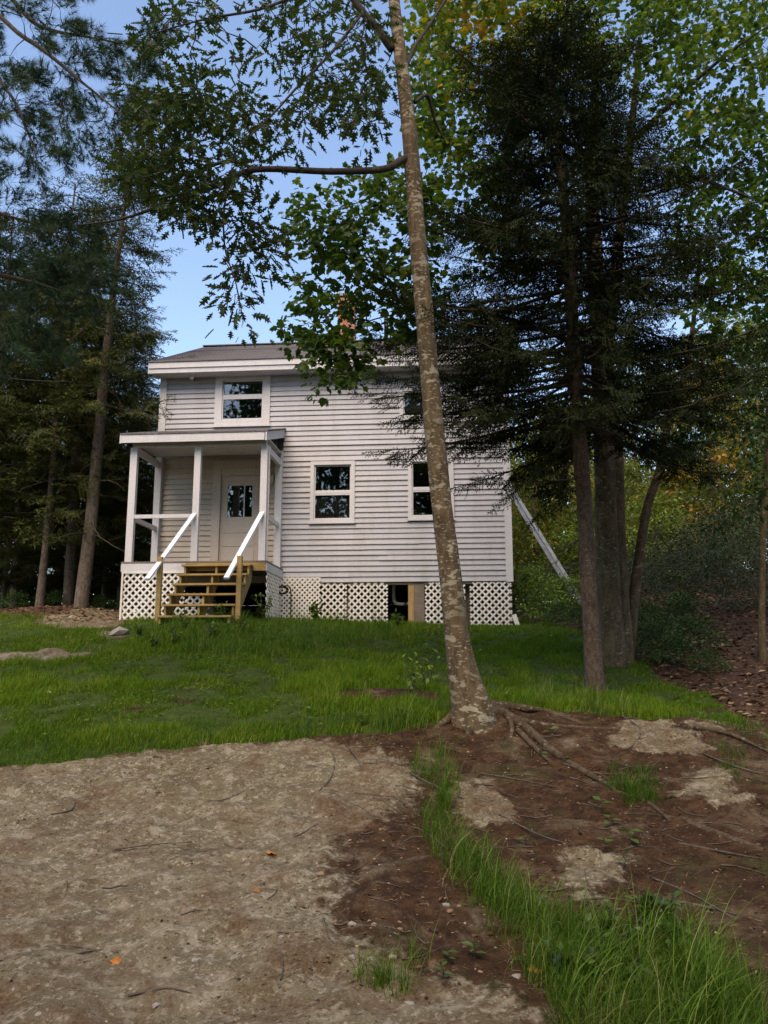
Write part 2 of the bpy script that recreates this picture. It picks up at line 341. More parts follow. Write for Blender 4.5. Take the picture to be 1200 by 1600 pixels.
def masks(x, y, z):
    """ground cover at a world point: rock, grass, litter"""
    px, py = to_px(np.stack([x, y, z], -1))
    n1 = fbm(x * 2.2, y * 2.2, 0, 4, 11) - .5; n2 = fbm(x * 2.2 + 40, y * 2.2, 0, 4, 23) - .5
    k = FPX / np.maximum(y, 3) * .16
    qx, qy = px + n1 * k * 3.2, py + n2 * k * .8
    front = y > 2.5
    grass = inpoly(qx, qy, LAWN) & front
    rock = (inpoly(qx, qy, LEDGE)) & front
    orr = np.zeros(np.shape(px), bool); oll = orr.copy()
    for p_ in OUT_R: orr |= inpoly(qx + n1 * 110, qy + n2 * 70, p_)
    for p_ in OUT_L: oll |= inpoly(qx, qy, p_)
    orr &= front; oll &= front
    rock = rock | orr | oll | ((y <= 2.5) & (y > -3) & (x < 1.2))
    grass = grass & ~oll
    bare = (inpoly(px, py, [(480, 1092), (560, 1078), (700, 1085), (690, 1100), (560, 1106)]) & (n1 > .10)) | (inpoly(px, py, [(240, 1092), (300, 1072), (390, 1080), (380, 1098), (290, 1104)]) & (n2 > .10)) | (n1 > .27)
    grass &= ~bare
    return rock, grass, orr, oll
def relief(x, y, rock):
    big = (fbm(x * .9, y * .9, 0, 3, 5) - .5) * .16; fine = (fbm(x * 5, y * 5, 0, 4, 8) - .5) * .085
    # tilted bedding steps on the ledge
    q = y * .9 + x * .25 + (fbm(x * .8, y * .8, 0, 3, 31) - .5) * 1.8
    st = (np.abs((q * 2.1) % 1 - .5) - .25) * .055
    return big * .6 + fine + np.where(rock, st + (fbm(x * 14, y * 14, 0, 3, 77) - .5) * .03 + .015, 0)
def axis(segs):
    o = [segs[0][0]]
    for a, b, s0, s1 in segs:
        n = max(1, int(round((b - a) / ((s0 + s1) / 2)))); w = np.linspace(s0, s1, n); w = np.cumsum(w) / w.sum() * (b - a); o += list(a + w)
    return np.array(o)
gx = axis([(-420, -60, 60, 8), (-60, -14, 5, .4), (-14, -6, .25, .1), (-6, 6.5, .05, .05), (6.5, 15, .1, .3), (15, 60, .5, 5), (60, 420, 8, 60)])
gy = axis([(-420, -60, 60, 8), (-60, -6, 6, .6), (-6, 3, .6, .08), (3, 10.5, .042, .042), (10.5, 20, .09, .14), (20, 34, .25, .7), (34, 80, 1, 6), (80, 700, 8, 90)])
GX, GY = np.meshgrid(gx, gy); GZ = gz0(GX, GY)
ROCK, GRASS, ORR, OLL = masks(GX, GY, GZ)
def blur(a, k=2):
    a = a.astype(float)
    for _ in range(k):
        b = a.copy(); b[1:-1, 1:-1] = (a[1:-1, 1:-1] * 2 + a[:-2, 1:-1] + a[2:, 1:-1] + a[1:-1, :-2] + a[1:-1, 2:]) / 6; a = b
    return a
rockf, grassf = np.maximum(blur(ROCK & ~ORR & ~OLL, 70), blur(ORR | OLL, 9)), blur(GRASS, 9)
GZ = GZ + relief(GX, GY, ROCK) * np.where(np.hypot(GX, GY - 10) < 45, 1, 0)
def gz(x, y):
    """final ground height by bilinear lookup"""
    x, y = np.asarray(x, float), np.asarray(y, float)
    i = np.clip(np.searchsorted(gx, x) - 1, 0, len(gx) - 2); j = np.clip(np.searchsorted(gy, y) - 1, 0, len(gy) - 2)
    a = np.clip((x - gx[i]) / (gx[i + 1] - gx[i]), 0, 1); b = np.clip((y - gy[j]) / (gy[j + 1] - gy[j]), 0, 1)
    return (GZ[j, i] * (1 - a) + GZ[j, i + 1] * a) * (1 - b) + (GZ[j + 1, i] * (1 - a) + GZ[j + 1, i + 1] * a) * b
def gmask(A, x, y):
    i = np.clip(np.searchsorted(gx, x) - 1, 0, len(gx) - 2); j = np.clip(np.searchsorted(gy, y) - 1, 0, len(gy) - 2); return A[j, i]
def on_ground(px, py, d0=3.0, d1=30.0):
    """where the ray of a photo pixel meets the ground"""
    d = np.linspace(d0, d1, 1200); a = at(px, py, 1.0) - np.array([0, 0, EYE]); P = a[None] * d[:, None] + np.array([0, 0, EYE])
    h = P[:, 2] - gz(P[:, 0], P[:, 1]); k = np.where(h < 0)[0]
    return P[k[0]] if len(k) else P[-1]

t = NT('ground_cover'); v = t.coords()
sep = t.node('ShaderNodeSeparateXYZ'); t.link(v, sep.inputs[0])
def dirtcol():
    n = t.noise(v, 7, 6, .65); c = t.ramp(n, [(.3, (.017, .008, .004)), (.5, (.040, .020, .009)), (.72, (.085, .047, .023))])
    sp = t.ramp(t.noise(v, 70, 3, .6), [(.62, (0, 0, 0)), (.72, (.65, .65, .65))]); return t.mix(sp, c, (.20, .135, .085))
def rockcol():
    c = t.ramp(t.noise(v, 2.6, 8, .62, .3), [(.3, (.092, .074, .044)), (.5, (.145, .119, .072)), (.72, (.205, .173, .110))])
    c = t.mix(t.ramp(t.noise(v, .8, 5, .6), [(.45, (0, 0, 0)), (.65, (.5, .5, .5))]), c, (.10, .088, .048))
    c = t.mix(t.ramp(t.noise(v, 9, 8, .68), [(.50, (0, 0, 0)), (.62, (.7, .7, .7))]), c, (.29, .258, .19))
    c = t.mix(t.ramp(t.noise(v, 27, 4, .55, .3), [(.57, (0, 0, 0)), (.64, (.6, .6, .6))]), c, (.37, .335, .25))
    c = t.mix(t.ramp(t.noise(v, 85, 3, .6), [(.58, (0, 0, 0)), (.70, (.6, .6, .6))]), c, (.37, .335, .26))
    c = t.mix(t.ramp(t.noise(v, 33, 5, .65), [(.34, (.85, .85, .85)), (.45, (0, 0, 0))]), c, (.050, .036, .022))
    nd = t.ramp(t.noise(v, 1.5, 9, .78, .3), [(.47, (0, 0, 0)), (.62, (.8, .8, .8))]); return t.mix(nd, c, t.ramp(t.noise(v, 45, 3), [(.35, (.05, .027, .013)), (.7, (.15, .086, .044))]))
nz = t.noise(v, 9, 6, .7)
edge = t.node('ShaderNodeMath', operation='ADD'); edge.inputs[1].default_value = -.5; t.link(nz, edge.inputs[0])
def soft(attr_, k=1.5):
    m1 = t.node('ShaderNodeMath', operation='MULTIPLY_ADD'); m1.inputs[1].default_value = k; t.link(edge.outputs[0], m1.inputs[0]); t.link(t.attr(attr_), m1.inputs[2])
    return t.ramp(m1.outputs[0], [(.38, (0, 0, 0)), (.62, (1, 1, 1))])
lit = t.ramp(t.noise(v, 26, 5, .75), [(.3, (.022, .013, .009)), (.5, (.06, .034, .022)), (.72, (.15, .095, .06))])
rk = rockcol(); dm = t.ramp(t.noise(v, 2.1, 8, .72, .5), [(.52, (0, 0, 0)), (.66, (.75, .75, .75))])
c = t.mix(t.attr('litter'), t.mix(t.ramp(t.noise(v, 1.35, 7, .7, .4), [(.56, (0, 0, 0)), (.68, (.7, .7, .7))]), t.mix(dm, dirtcol(), t.mix(.35, rk, (.11, .07, .042))), t.ramp(t.noise(v, 60, 3), [(.3, (.020, .026, .008)), (.7, (.065, .080, .022))])), lit); c = t.mix(soft('rock'), c, rk)
gr = t.ramp(t.noise(v, 5, 5, .6), [(.3, (.022, .036, .006)), (.7, (.055, .085, .014))]); c = t.mix(soft('grass', .5), c, gr)
t.col(c); t.rough(.95); t.spec(.15)
hh = t.mix(.5, t.noise(v, 22, 8, .7), t.noise(v, 75, 4, .7)); t.bump(hh, .8, .038); M['ground'] = t.m
litter = sstep(14, 19, GY) * (1 - grassf) + sstep(4.2, 5.2, GX) * sstep(9, 11, GY)
litter = np.clip(litter, 0, 1)
nx, ny = len(gx), len(gy); VV = np.stack([GX, GY, GZ], -1).reshape(-1, 3)
ii = (np.arange(ny - 1)[:, None] * nx + np.arange(nx - 1)[None]); QQ = np.stack([ii, ii + 1, ii + nx + 1, ii + nx], -1).reshape(-1, 4)
def fmask(A): A = A.astype(float); return (A[:-1, :-1] + A[1:, :-1] + A[:-1, 1:] + A[1:, 1:]).ravel() >= 2
f_or, f_ol = fmask(ORR), fmask(OLL); f_ledge = fmask(ROCK) & ~f_or & ~f_ol
def ground_piece(name, sel, **k):
    Q = QQ[sel]; u, inv = np.unique(Q.ravel(), return_inverse=True)
    o = np_obj(name, VV[u], [inv.reshape(-1, 4)], M['ground'], smooth=True, attrs=dict(rock=rockf.ravel()[u], grass=grassf.ravel()[u], litter=litter.ravel()[u]))
    return tag(o, kind='structure', **k)
ground_piece('ground', ~(f_or | f_ol | f_ledge), label='sloping ground of lawn, brown dirt and leaf litter', cat='ground')
ground_piece('rock_ledge', f_ledge, label='broad bare bedrock ledge speckled with needles in front of the lawn', cat='rock ledge')
ground_piece('rock_ledge', f_or, label='pale rock patches breaking through the brown dirt slope past the tree roots', cat='rock ledge')
ground_piece('rock_ledge', f_ol, label='low grey rock outcrops in the lawn beside the porch', cat='rock ledge')

# ------------------------------------------------------------------ house (local: x to the ladder side, y inward, z up from the siding's lower edge)
HB = .95
house = empty('house', HO - np.array([0, 0, HB]), -HA, label='two-storey white-sided camp house on latticed skirting with a front porch', cat='house')
def hpart(name, g, mat, parent=None, smooth=False):
    o = g.build(name, M[mat] if isinstance(mat, str) else mat, parent or house, smooth)
    if parent is None: o.location.z = HB
    return o
HWID, HDEP, EAVE, RIDGE_Y, RIDGE_Z = 8.18, 7.2, 5.12, 3.6, 7.15
EXPO = .1225
OPEN = [(-6.78, -5.60, 3.76, 5.0), (-4.49, -3.55, 1.41, 2.75), (-2.24, -1.26, 1.41, 2.78), (-2.43, -1.47, 3.80, 4.47), (-6.70, -5.60, .30, 2.72)]
wall = hpart('wall', Geo().box(-HWID + .02, -.02, HDEP - .1, HDEP, .0, EAVE - .12), 'vinyl')
_course = {}
def course_mesh(w):
    """one lapped siding board, w metres long, lower lip proud"""
    k = round(w, 3)
    if k not in _course:
        pr = [(-.004, EXPO + .012), (-.010, EXPO * .90), (-.034, .014), (-.036, 0), (-.004, 0), (.004, EXPO + .012)]; n = len(pr)
        V = [(x, y, z) for x in (0, w) for y, z in pr]
        F = [np.array([(i, (i + 1) % n, n + (i + 1) % n, n + i) for i in range(n)])]
        _course[k] = np_mesh('siding_board', V, F, M['vinyl'])
    return _course[k]
def siding(xa, xb, z0, z1, opens, tan=None, place=None):
    nrow = int(math.ceil((z1 - z0) / EXPO))
    for r in range(nrow):
        z = z0 + r * EXPO; spans = [(xa, xb)]
        for (a, b, c, d) in opens:
            if z + EXPO > c + .01 and z < d - .01:
                spans = [s for (p, q) in spans for s in ((p, min(q, a)), (max(p, b), q)) if s[1] - s[0] > .02 and not (s[0] >= a and s[1] <= b)]
        cut = []
        for p, q in spans:                                           # panel joints, staggered
            if q - p > 4.2: j_ = p + (q - p) * random.uniform(.3, .7); cut += [(p, j_), (j_ - .004, q)]
            else: cut.append((p, q))
        for ci, (p, q) in enumerate(cut):
            o = bpy.data.objects.new('siding_board', course_mesh(q - p)); link(o, wall)
            if place: place(o, p, q, z)
            else: o.location = (p, -.0015 * (ci % 2), z + random.uniform(-.003, .003)); o.rotation_euler = (0, random.uniform(-.0010, .0010), 0); o.scale = (1, random.uniform(.8, 1.15), 1)
            if tan and tan(p, q, z): o.material_slots[0].link = 'OBJECT'; o.material_slots[0].material = M['vinyl_tan']
PORCH_X0, PORCH_X1 = -8.18, -5.19
siding(-8.05, -5.34, 0, 29 * EXPO, OPEN, tan=lambda p, q, z: True)
siding(-5.19, -.12, 0, 29 * EXPO, OPEN)
siding(-8.05, -.12, 29 * EXPO, 41 * EXPO, OPEN)
def side_right(o, p, q, z): o.location = (-.0, p, z); o.rotation_euler = (0, 0, math.pi / 2)
def side_left(o, p, q, z): o.location = (-HWID, q, z); o.rotation_euler = (0, 0, -math.pi / 2)
siding(.1, HDEP - .1, 0, 5.0, [], place=side_right)
siding(.1, HDEP - .1, 0, 5.0, [], place=side_left)
for xg, nm in ((-HWID - .004, 1), (.004, -1)):
    V = [(xg, 0.0, 4.99), (xg, HDEP, 4.99), (xg, RIDGE_Y, RIDGE_Z - .1), (xg + nm * .05, 0.0, 4.99), (xg + nm * .05, HDEP, 4.99), (xg + nm * .05, RIDGE_Y, RIDGE_Z - .1)]
    g = Geo(); g.add(V, [(0, 1, 2), (3, 5, 4)], [(0, 3, 4, 1), (1, 4, 5, 2), (2, 5, 3, 0)]); g.build('gable_panel', M['vinyl'], wall)
# inner lining: dark rooms behind the windows, floors
g = Geo(); g.box(-8.12, -.06, .12, HDEP - .12, -.02, .10); hpart('floor', g, 'room')
g = Geo(); g.box(-8.12, -.06, .10, HDEP - .12, 2.92, 3.05); hpart('floor', g, 'room')
g = Geo(); g.box(-8.12, -.06, 2.6, 2.7, .12, 2.9); g.box(-8.12, -.06, 2.6, 2.7, 3.07, 4.95); hpart('inner_wall', g, 'room')
g = Geo(); g.box(-8.12, -.06, .05, HDEP - .12, 4.99, 5.03); hpart('upper_ceiling', g, 'room')
g = Geo()                                                            # sheathing behind the boards, with the openings left free
for (x0, x1, z0, z1) in [(-8.14, -6.82, 0, 5), (-6.82, -5.55, 2.74, 3.74), (-5.55, -4.5, 0, 5), (-4.5, -3.54, 0, 1.4), (-4.5, -3.54, 2.76, 5), (-3.54, -2.45, 0, 5), (-2.45, -1.25, 0, 1.4), (-2.45, -1.25, 2.79, 3.79), (-2.45, -1.25, 4.48, 5), (-1.25, -.04, 0, 5), (-6.82, -5.55, 0, .3)]:
    g.box(x0, x1, .008, .05, z0, z1)
g.build('sheathing', M['oldwood'], wall)
# corner boards and trim
hpart('corner_board', Geo().box(-.13, .028, -.05, .13, -.02, 5.0), 'white'); hpart('corner_board', Geo().box(-8.21, -8.045, -.05, .13, .3, 5.0), 'white')
hpart('sill_plate', Geo().box(-5.19, -.13, .0, .10, -.06, -.005), 'oldwood')
def window(x0, x1, z0, z1, casing=.09, rail=None, head=True, meet=.028):
    """casing outer rectangle; double-hung sashes"""
    w = hpart('window', Geo().box(x0, x0 + casing, -.052, .03, z0, z1).box(x1 - casing, x1, -.052, .03, z0, z1).box(x0 + casing, x1 - casing, -.050, .03, z0, z0 + casing * .9).box(x0 + casing, x1 - casing, -.050, .03, z1 - casing, z1), 'white')
    a, b, c, d = x0 + casing, x1 - casing, z0 + casing * .9, z1 - casing
    Geo().box(x0 - .02, x1 + .02, -.075, -.047, z0 - .025, z0 + .012).build('sill', M['white'], w)
    s = .032
    if rail is not None:
        Geo().box(a, b, -.028, .012, rail - meet, rail + meet).build('meeting_rail', M['white'], w)
        spans = [(c, rail - meet, -.012), (rail + meet, d, .006)]
    else: spans = [(c, d, -.006)]
    for lo, hi, y in spans:
        Geo().box(a, a + s, y - .014, y + .014, lo, hi).box(b - s, b, y - .014, y + .014, lo, hi).box(a + s, b - s, y - .013, y + .013, lo, lo + s).box(a + s, b - s, y - .013, y + .013, hi - s, hi).build('sash', M['white'], w)
        Geo().box(a + s, b - s, y - .002, y + .002, lo + s, hi - s).build('pane', M['glass'], w)
    return w
w1 = window(-6.86, -5.53, 3.70, 5.0, .17, 4.42); w2 = window(-4.54, -3.51, 1.36, 2.80, .085, 2.06)
w3 = window(-2.29, -1.25, 1.40, 2.83, .085, 2.10); w4 = window(-2.475, -1.475, 3.75, 4.52, .085)
Geo().box(-6.62, -6.47, .03, .034, 4.26, 4.39).build('sticker', M['red'], w1)
Geo().box(-6.56, -6.52, .2, .24, 3.7, 4.95).box(-6.40, -6.36, .26, .30, 3.7, 4.95).build('curtain_rod', M['newwood'], w1)
Geo().box(-4.44, -3.6, .06, .075, 1.45, 2.03).build('blind', M['curtain'], w2)
Geo().box(-2.4, -1.5, .10, .11, 3.85, 4.45).build('blind', M['curtain'], w4)
# door
d = hpart('door', Geo().box(-6.64, -5.74, -.004, .04, .36, 1.53).box(-6.64, -5.74, -.004, .04, 2.27, 2.50).box(-6.64, -6.48, -.004, .04, 1.53, 2.27).box(-5.90, -5.74, -.004, .04, 1.53, 2.27), M['vinyl_tan'])
Geo().box(-6.84, -6.645, -.055, .02, .36, 2.86).box(-5.735, -5.56, -.055, .02, .36, 2.86).box(-6.645, -5.735, -.053, .02, 2.68, 2.86).box(-6.645, -5.735, -.028, .02, 2.505, 2.68).build('frame', M['vinyl_tan'], d)
Geo().box(-6.48, -5.90, .010, .016, 1.53, 2.27).build('pane', M['glass'], d)
Geo().box(-6.10, -6.075, -.003, .009, 1.53, 2.27).build('muntin', M['white'], d)
for z0, z1 in ((.46, .76), (.85, 1.09), (1.16, 1.42)):
    Geo().box(-6.55, -5.83, -.016, -.0045, z0, z1).build('panel', M['vinyl_tan'], d)
g = Geo(); g.tube([(-5.81, -.07, 1.33), (-5.81, -.05, 1.33), (-5.81, -.004, 1.33)], [.028, .03, .015], 10); g.build('knob', M['lamp'], d, True)
# porch lamp, bulb
g = Geo(); g.box(-5.48, -5.38, -.05, -.022, 2.30, 2.52); g.tube([(-5.43, -.12, 2.27), (-5.43, -.12, 2.30), (-5.43, -.12, 2.44), (-5.43, -.12, 2.50)], [.03, .055, .06, .02], 8); g.box(-5.44, -5.42, -.12, -.04, 2.49, 2.505); hpart('wall_lamp', g, 'lamp')
fl = hpart('floodlight', Geo().tube([(-7.41, -.02, 4.90), (-7.41, -.10, 4.90)], [.045, .045], 10), 'black')
Geo().tube([(-7.41, -.10, 4.90), (-7.41, -.13, 4.895), (-7.41, -.17, 4.89), (-7.41, -.19, 4.888)], [.03, .055, .06, .02], 10).build('bulb', M['bulb'], fl, True)
# roof: two slopes with overhang, stepped shingle courses on the front slope
OH, X0r, X1r = .48, -8.36, .18
def slope_z(y): return EAVE + .06 + (RIDGE_Z - EAVE - .06) * (y + OH) / (RIDGE_Y + OH)
roof = hpart('roof', Geo().beam((X0r, RIDGE_Y, RIDGE_Z + .01), (X1r, RIDGE_Y, RIDGE_Z + .01), .22, .03), 'shingle')
g = Geo(); nc = 30
for k in range(nc):
    y0 = -OH - .03 + (RIDGE_Y + OH) * k / nc; y1 = -OH + (RIDGE_Y + OH) * (k + 1) / nc; z0, z1 = slope_z(y0), slope_z(y1)
    sag = .0
    g.add([(X0r, y0, z0 + .012), (X1r, y0, z0 + .012), (X1r, y1, z1 + .004), (X0r, y1, z1 + .004), (X0r, y0, z0 - .004), (X1r, y0, z0 - .004)], Q=[(0, 1, 2, 3), (4, 5, 1, 0)])
for sgn in (0, 1):
    ya, yb = (-OH, RIDGE_Y) if sgn == 0 else (2 * RIDGE_Y + OH, RIDGE_Y)
    za, zb = EAVE + .04, RIDGE_Z - .02
    th = .05
    V = [(X0r, ya, za), (X1r, ya, za), (X1r, yb, zb), (X0r, yb, zb), (X0r, ya, za - th), (X1r, ya, za - th), (X1r, yb, zb - th), (X0r, yb, zb - th)]
    gg = g if sgn == 0 else g
    g.add(V, Q=[(0, 1, 2, 3), (7, 6, 5, 4), (0, 4, 5, 1), (1, 5, 6, 2), (2, 6, 7, 3), (3, 7, 4, 0)])
g.build('shingles', M['shingle'], roof)
Geo().box(X0r + .01, X1r - .01, -OH - .005, -OH + .02, EAVE - .10, EAVE + .05).build('fascia', M['white'], roof)
Geo().box(X0r - .01, X1r + .01, -OH + .022, -OH + .06, EAVE - .215, EAVE - .02).build('fascia', M['white'], roof)
Geo().box(X0r + .02, X1r - .02, -OH + .062, -.034, EAVE - .20, EAVE - .17).build('soffit', M['white'], roof)
for xx in (X0r, X1r - .03):
    for ya in (-OH, 2 * RIDGE_Y + OH):
        Geo().beam((xx + .015, ya + (.03 if ya < 0 else -.03), EAVE - .09), (xx + .015, RIDGE_Y, RIDGE_Z - .17), .03, .17).build('rake_board', M['white'], roof)
ch = Geo().box(-4.50, -4.02, 3.72, 4.2, RIDGE_Z - .6, 8.62).build('chimney', M['brick'], roof)
Geo().box(-4.54, -3.98, 3.68, 4.24, 8.62, 8.70).build('cap', M['stone'], ch)
Geo().tube([(-3.06, 3.2, 6.7), (-3.06, 3.2, 7.78)], .06, 12).build('vent_pipe', M['pipe'], roof, True)
Geo().tube(smooth_path([(-2.93, .25, 5.45), (-2.93, .25, 5.78), (-2.84, .25, 5.88), (-2.75, .25, 5.78), (-2.75, .25, 5.45)], 5), .015, 6).build('conduit', M['pipe'], roof, True)
# porch
PD = 1.62                                                             # front of the posts
dk = hpart('porch_deck', Geo().box(-8.2, -5.17, -PD - .02, -.024, .16, .27), 'oldwood')
nb = 12
for k in range(nb):
    y0 = -PD - .05 + k * (PD + .02) / nb; Geo().box(-8.25, -5.14, y0, y0 + (PD + .02) / nb - .006, .275, .31).build('deck_board', M['deck'], dk)
Geo().box(-8.25, -6.86, -PD - .045, -PD - .022, .10, .27).build('rim_board', M['white'], dk)
Geo().box(-5.165, -5.14, -PD - .02, -.03, .10, .27).build('rim_board', M['white'], dk)
def post(x0, x1, y0, y1, z0, z1): return hpart('porch_post', Geo().box(x0, x1, y0, y1, z0, z1), 'white')
for (a, b) in ((-8.20, -8.05), (-6.78, -6.64), (-5.33, -5.19)): post(a, b, -PD, -PD + .11, .312, 2.80)
post(-8.195, -8.045, -.15, -.034, .312, 2.95); post(-5.345, -5.185, -.15, -.022, .312, 3.05)
Geo().box(-5.188, -5.16, -PD + .115, -PD + .15, .32, 2.8).build('post_strip', M['white'], dk)
hpart('porch_beam', Geo().box(-8.16, -5.22, -PD + .015, -PD + .09, 2.802, 2.95), 'white')
for x in (-8.12, -5.26): hpart('porch_beam', Geo().box(x - .04, x + .04, -PD + .112, -.152, 2.70, 2.84), 'white')
for x, za in ((-8.12, 1.27), (-5.26, 1.31)): hpart('porch_rail', Geo().box(x - .03, x + .03, -PD + .112, -.152, za - .06, za + .04), 'white')
hpart('porch_rail', Geo().box(-8.05, -6.78, -PD + .01, -PD + .05, 1.245, 1.325), 'white')
pr = hpart('porch_roof', Geo().box(-8.2, -5.2, -PD + .1, -.16, 2.965, 2.985), 'white')
g = Geo(); V = []
for x in (-8.36, -5.14):
    V += [(x, -PD - .24, 3.06), (x, -.024, 3.62), (x, -.024, 3.585), (x, -PD - .24, 3.025)]
g.add(V, Q=[(0, 4, 5, 1), (1, 5, 6, 2), (2, 6, 7, 3), (3, 7, 4, 0), (0, 1, 2, 3), (4, 7, 6, 5)]); g.build('shingles', M['shingle'], pr)
Geo().box(-8.33, -5.21, -PD - .225, -PD - .195, 2.85, 3.022).build('fascia', M['white'], pr)
Geo().box(-8.3, -5.2, -PD - .19, -.16, 2.99, 3.0).build('ceiling', M['oldwood'], pr)
for x in (-8.345, -5.175):
    g = Geo(); V = []
    for xx in (x - .015, x + .015): V += [(xx, -PD - .232, 2.835), (xx, -PD - .232, 3.022), (xx, -.026, 3.58), (xx, -.026, 3.39)]
    g.add(V, Q=[(0, 1, 2, 3), (7, 6, 5, 4), (0, 4, 5, 1), (1, 5, 6, 2), (2, 6, 7, 3), (3, 7, 4, 0)]); g.build('side_fascia', M['white'], pr)
# lattice panels: every slat a piece
_sl = {}
def lattice(origin, du, dv, w, h, pitch=.15, sw=.041, th=.008, mat='lattice', border=False, nrm=(0, -1, 0)):
    """origin: lower corner, du/dv unit axes of the panel; crossed diagonal slats cut to the rectangle"""
    du, dv, nn = np.array(du, float), np.array(dv, float), np.array(nrm, float); O_ = np.array(origin, float)
    c = 1 / math.sqrt(2); frame = Geo()
    P = lambda a, b, k=0: O_ + du * a + dv * b + nn * k
    if border: frame.beam(P(0, h - .02, .02), P(w, h - .02, .02), .012, .04, up=dv); frame.beam(P(.02, 0, .02), P(.02, h - .04, .02), .012, .04, up=du)
    else: frame.beam(P(0, h - .012, -.022), P(w, h - .012, -.022), .012, .02, up=dv)
    pn = hpart('lattice_panel', frame, mat)
    for s in (1, -1):
        n = int((w + h) / pitch) + 2
        for k in range(n):
            q = (k + .25) * pitch - (h if s == 1 else 0)
            # line a = q + s*b ; b from 0..h
            lo, hi = 0.0, h
            if s == 1: lo = max(lo, -q); hi = min(hi, w - q)
            else: lo = max(lo, q - w); hi = min(hi, q)
            if hi - lo < .05: continue
            A, B = P(q + s * lo, lo, th * s * .5), P(q + s * hi, hi, th * s * .5)
            Geo().beam(A, B, sw, th * .9, up=nn).build('slat', M[mat], pn)
    return pn
XR, ZU = (1, 0, 0), (0, 0, 1)
lattice((-8.22, -PD - .035, -.95), XR, ZU, 1.36, 1.05, border=True)                       # porch front
lattice((-6.84, -PD - .01, -.98), XR, ZU, .5, .62)
lattice((-5.15, -PD + .02, -.95), (0, 1, 0), ZU, PD - .12, 1.05, nrm=(1, 0, 0))            # porch side
lattice((-5.17, -.05, -.92), XR, ZU, .90, 1.03, pitch=.115)                               # skirt, from the porch to the corner
lattice((-4.27, -.012, -.95), XR, ZU, .59, .94)
lattice((-3.64, -.012, -.98), XR, ZU, .88, .97)
lattice((-1.92, -.012, -1.02), XR, ZU, .88, 1.0)
lattice((-.93, -.012, -1.05), XR, ZU, .91, 1.03)
hpart('skirt_post', Geo().box(-2.30, -2.175, .01, .10, -1.1, -.01), 'newwood'); hpart('skirt_post', Geo().box(-2.17, -1.94, .0, .045, -1.1, -.01), 'oldwood')
hpart('drain_pipe', Geo().tube(smooth_path([(-2.66, .5, -.0), (-2.66, .5, -.30), (-2.63, .5, -.42), (-2.5, .5, -.46), (-2.2, .5, -.46)], 6), .04, 10), 'pvc', smooth=True)
for x in (-8.1, -6.9, -5.4, -3.7, -1.0, -.1): hpart('foundation_post', Geo().box(x - .09, x + .09, .25, .43, -1.3, -.06), 'oldwood')
hpart('skirt_wall', Geo().box(-8.15, -.03, HDEP - .25, HDEP - .18, -1.4, -.03), 'oldwood'); hpart('skirt_wall', Geo().box(-8.15, -8.08, .15, HDEP - .26, -1.4, -.03), 'oldwood')
hpart('skirt_wall', Geo().box(-.11, -.04, .15, HDEP - .26, -1.4, -.03), 'oldwood')
# front steps
stp = hpart('front_steps', Geo().box(-6.86, -5.16, -PD - .045, -PD - .022, .10, .272), 'treated')
Z0s = [(.215, 1.66), (-.005, 1.93), (-.225, 2.20), (-.45, 2.47), (-.675, 2.74), (-.905, 3.01)]
for z, off in Z0s:
    Geo().box(-6.87, -5.42, -off - .24, -off + .03, z - .038, z).build('tread', M['treated'], stp)
for x in (-6.80, -6.14, -5.47):
    g = Geo()
    for i, (z, off) in enumerate(Z0s):
        g.box(x - .02, x + .02, -off - .20, -off + .05, z - .26, z - .04)
    g.beam((x + .001, -1.68, -.02), (x + .001, -3.1, -1.18), .036, .2); g.build('stringer', M['treated'], stp)
for x in (-6.93, -5.36): Geo().box(x - .045, x + .045, -3.0, -2.91, -1.25, .24).build('newel_post', M['treated'], stp)
Geo().beam((-6.73, -PD + .03, 1.33), (-7.0, -3.40, -.24), .10, .045).build('handrail', M['rail_white'], stp)
Geo().beam((-5.27, -PD + .03, 1.34), (-5.50, -3.36, -.23), .10, .045).build('handrail', M['rail_white'], stp)

# ------------------------------------------------------------------ small things at the house
def hw(x, y, z): c, s = math.cos(HA), math.sin(HA); return np.array([HO[0] + x * c + y * s, HO[1] - x * s + y * c, HO[2] + z])
lad = empty('ladder', hw(2.2, 3.2, -.75), -HA, label='aluminium extension ladder leaning on the house side above the bushes', cat='ladder')
lt, lb = np.array((-2.13, 0, 3.88)), np.array((.05, 0, .0))
for k, (yy, dx) in enumerate(((0, 0), (.42, 0), (.03, -.06), (.39, -.06))):
    a, b = lb + (dx, yy, .02), lt + (dx, yy, 0)
    if k > 1: a = lb + (lt - lb) * .18 + (dx, yy, 0)
    Geo().beam(a, b, .026, .085 if k < 2 else .07, up=(1, 0, .6)).build('rail', M['alu'], lad)
for k in range(14):
    p = lb + (lt - lb) * (k + .6) / 14.5
    Geo().tube([p + (0, -.02, 0), p + (0, .44, 0)], .018, 8).build('rung', M['alu'], lad)
wc = empty('wind_chime', hw(-6.96, -1.0, 2.965), 0, label='red and black wind chime hanging under the porch roof', cat='wind chime')
Geo().tube([(0, 0, 0), (0, 0, -.28)], .004, 4).build('cord', M['black'], wc)
Geo().tube([(0, 0, -.28), (0, 0, -.33), (0, 0, -.42), (0, 0, -.46)], [.01, .035, .03, .008], 8).build('bell', M['red'], wc, True)
hk = empty('hose_hanger', hw(-4.98, -.33, -.95), 0, label='black metal hose hanger standing in weeds beside the porch lattice', cat='hose hanger')
Geo().tube(smooth_path([(.1, 0, 0), (.1, 0, .55), (.08, 0, .78), (0, 0, .86), (-.12, 0, .80)], 5), .014, 6).build('stake', M['black'], hk, True)
g = Geo()
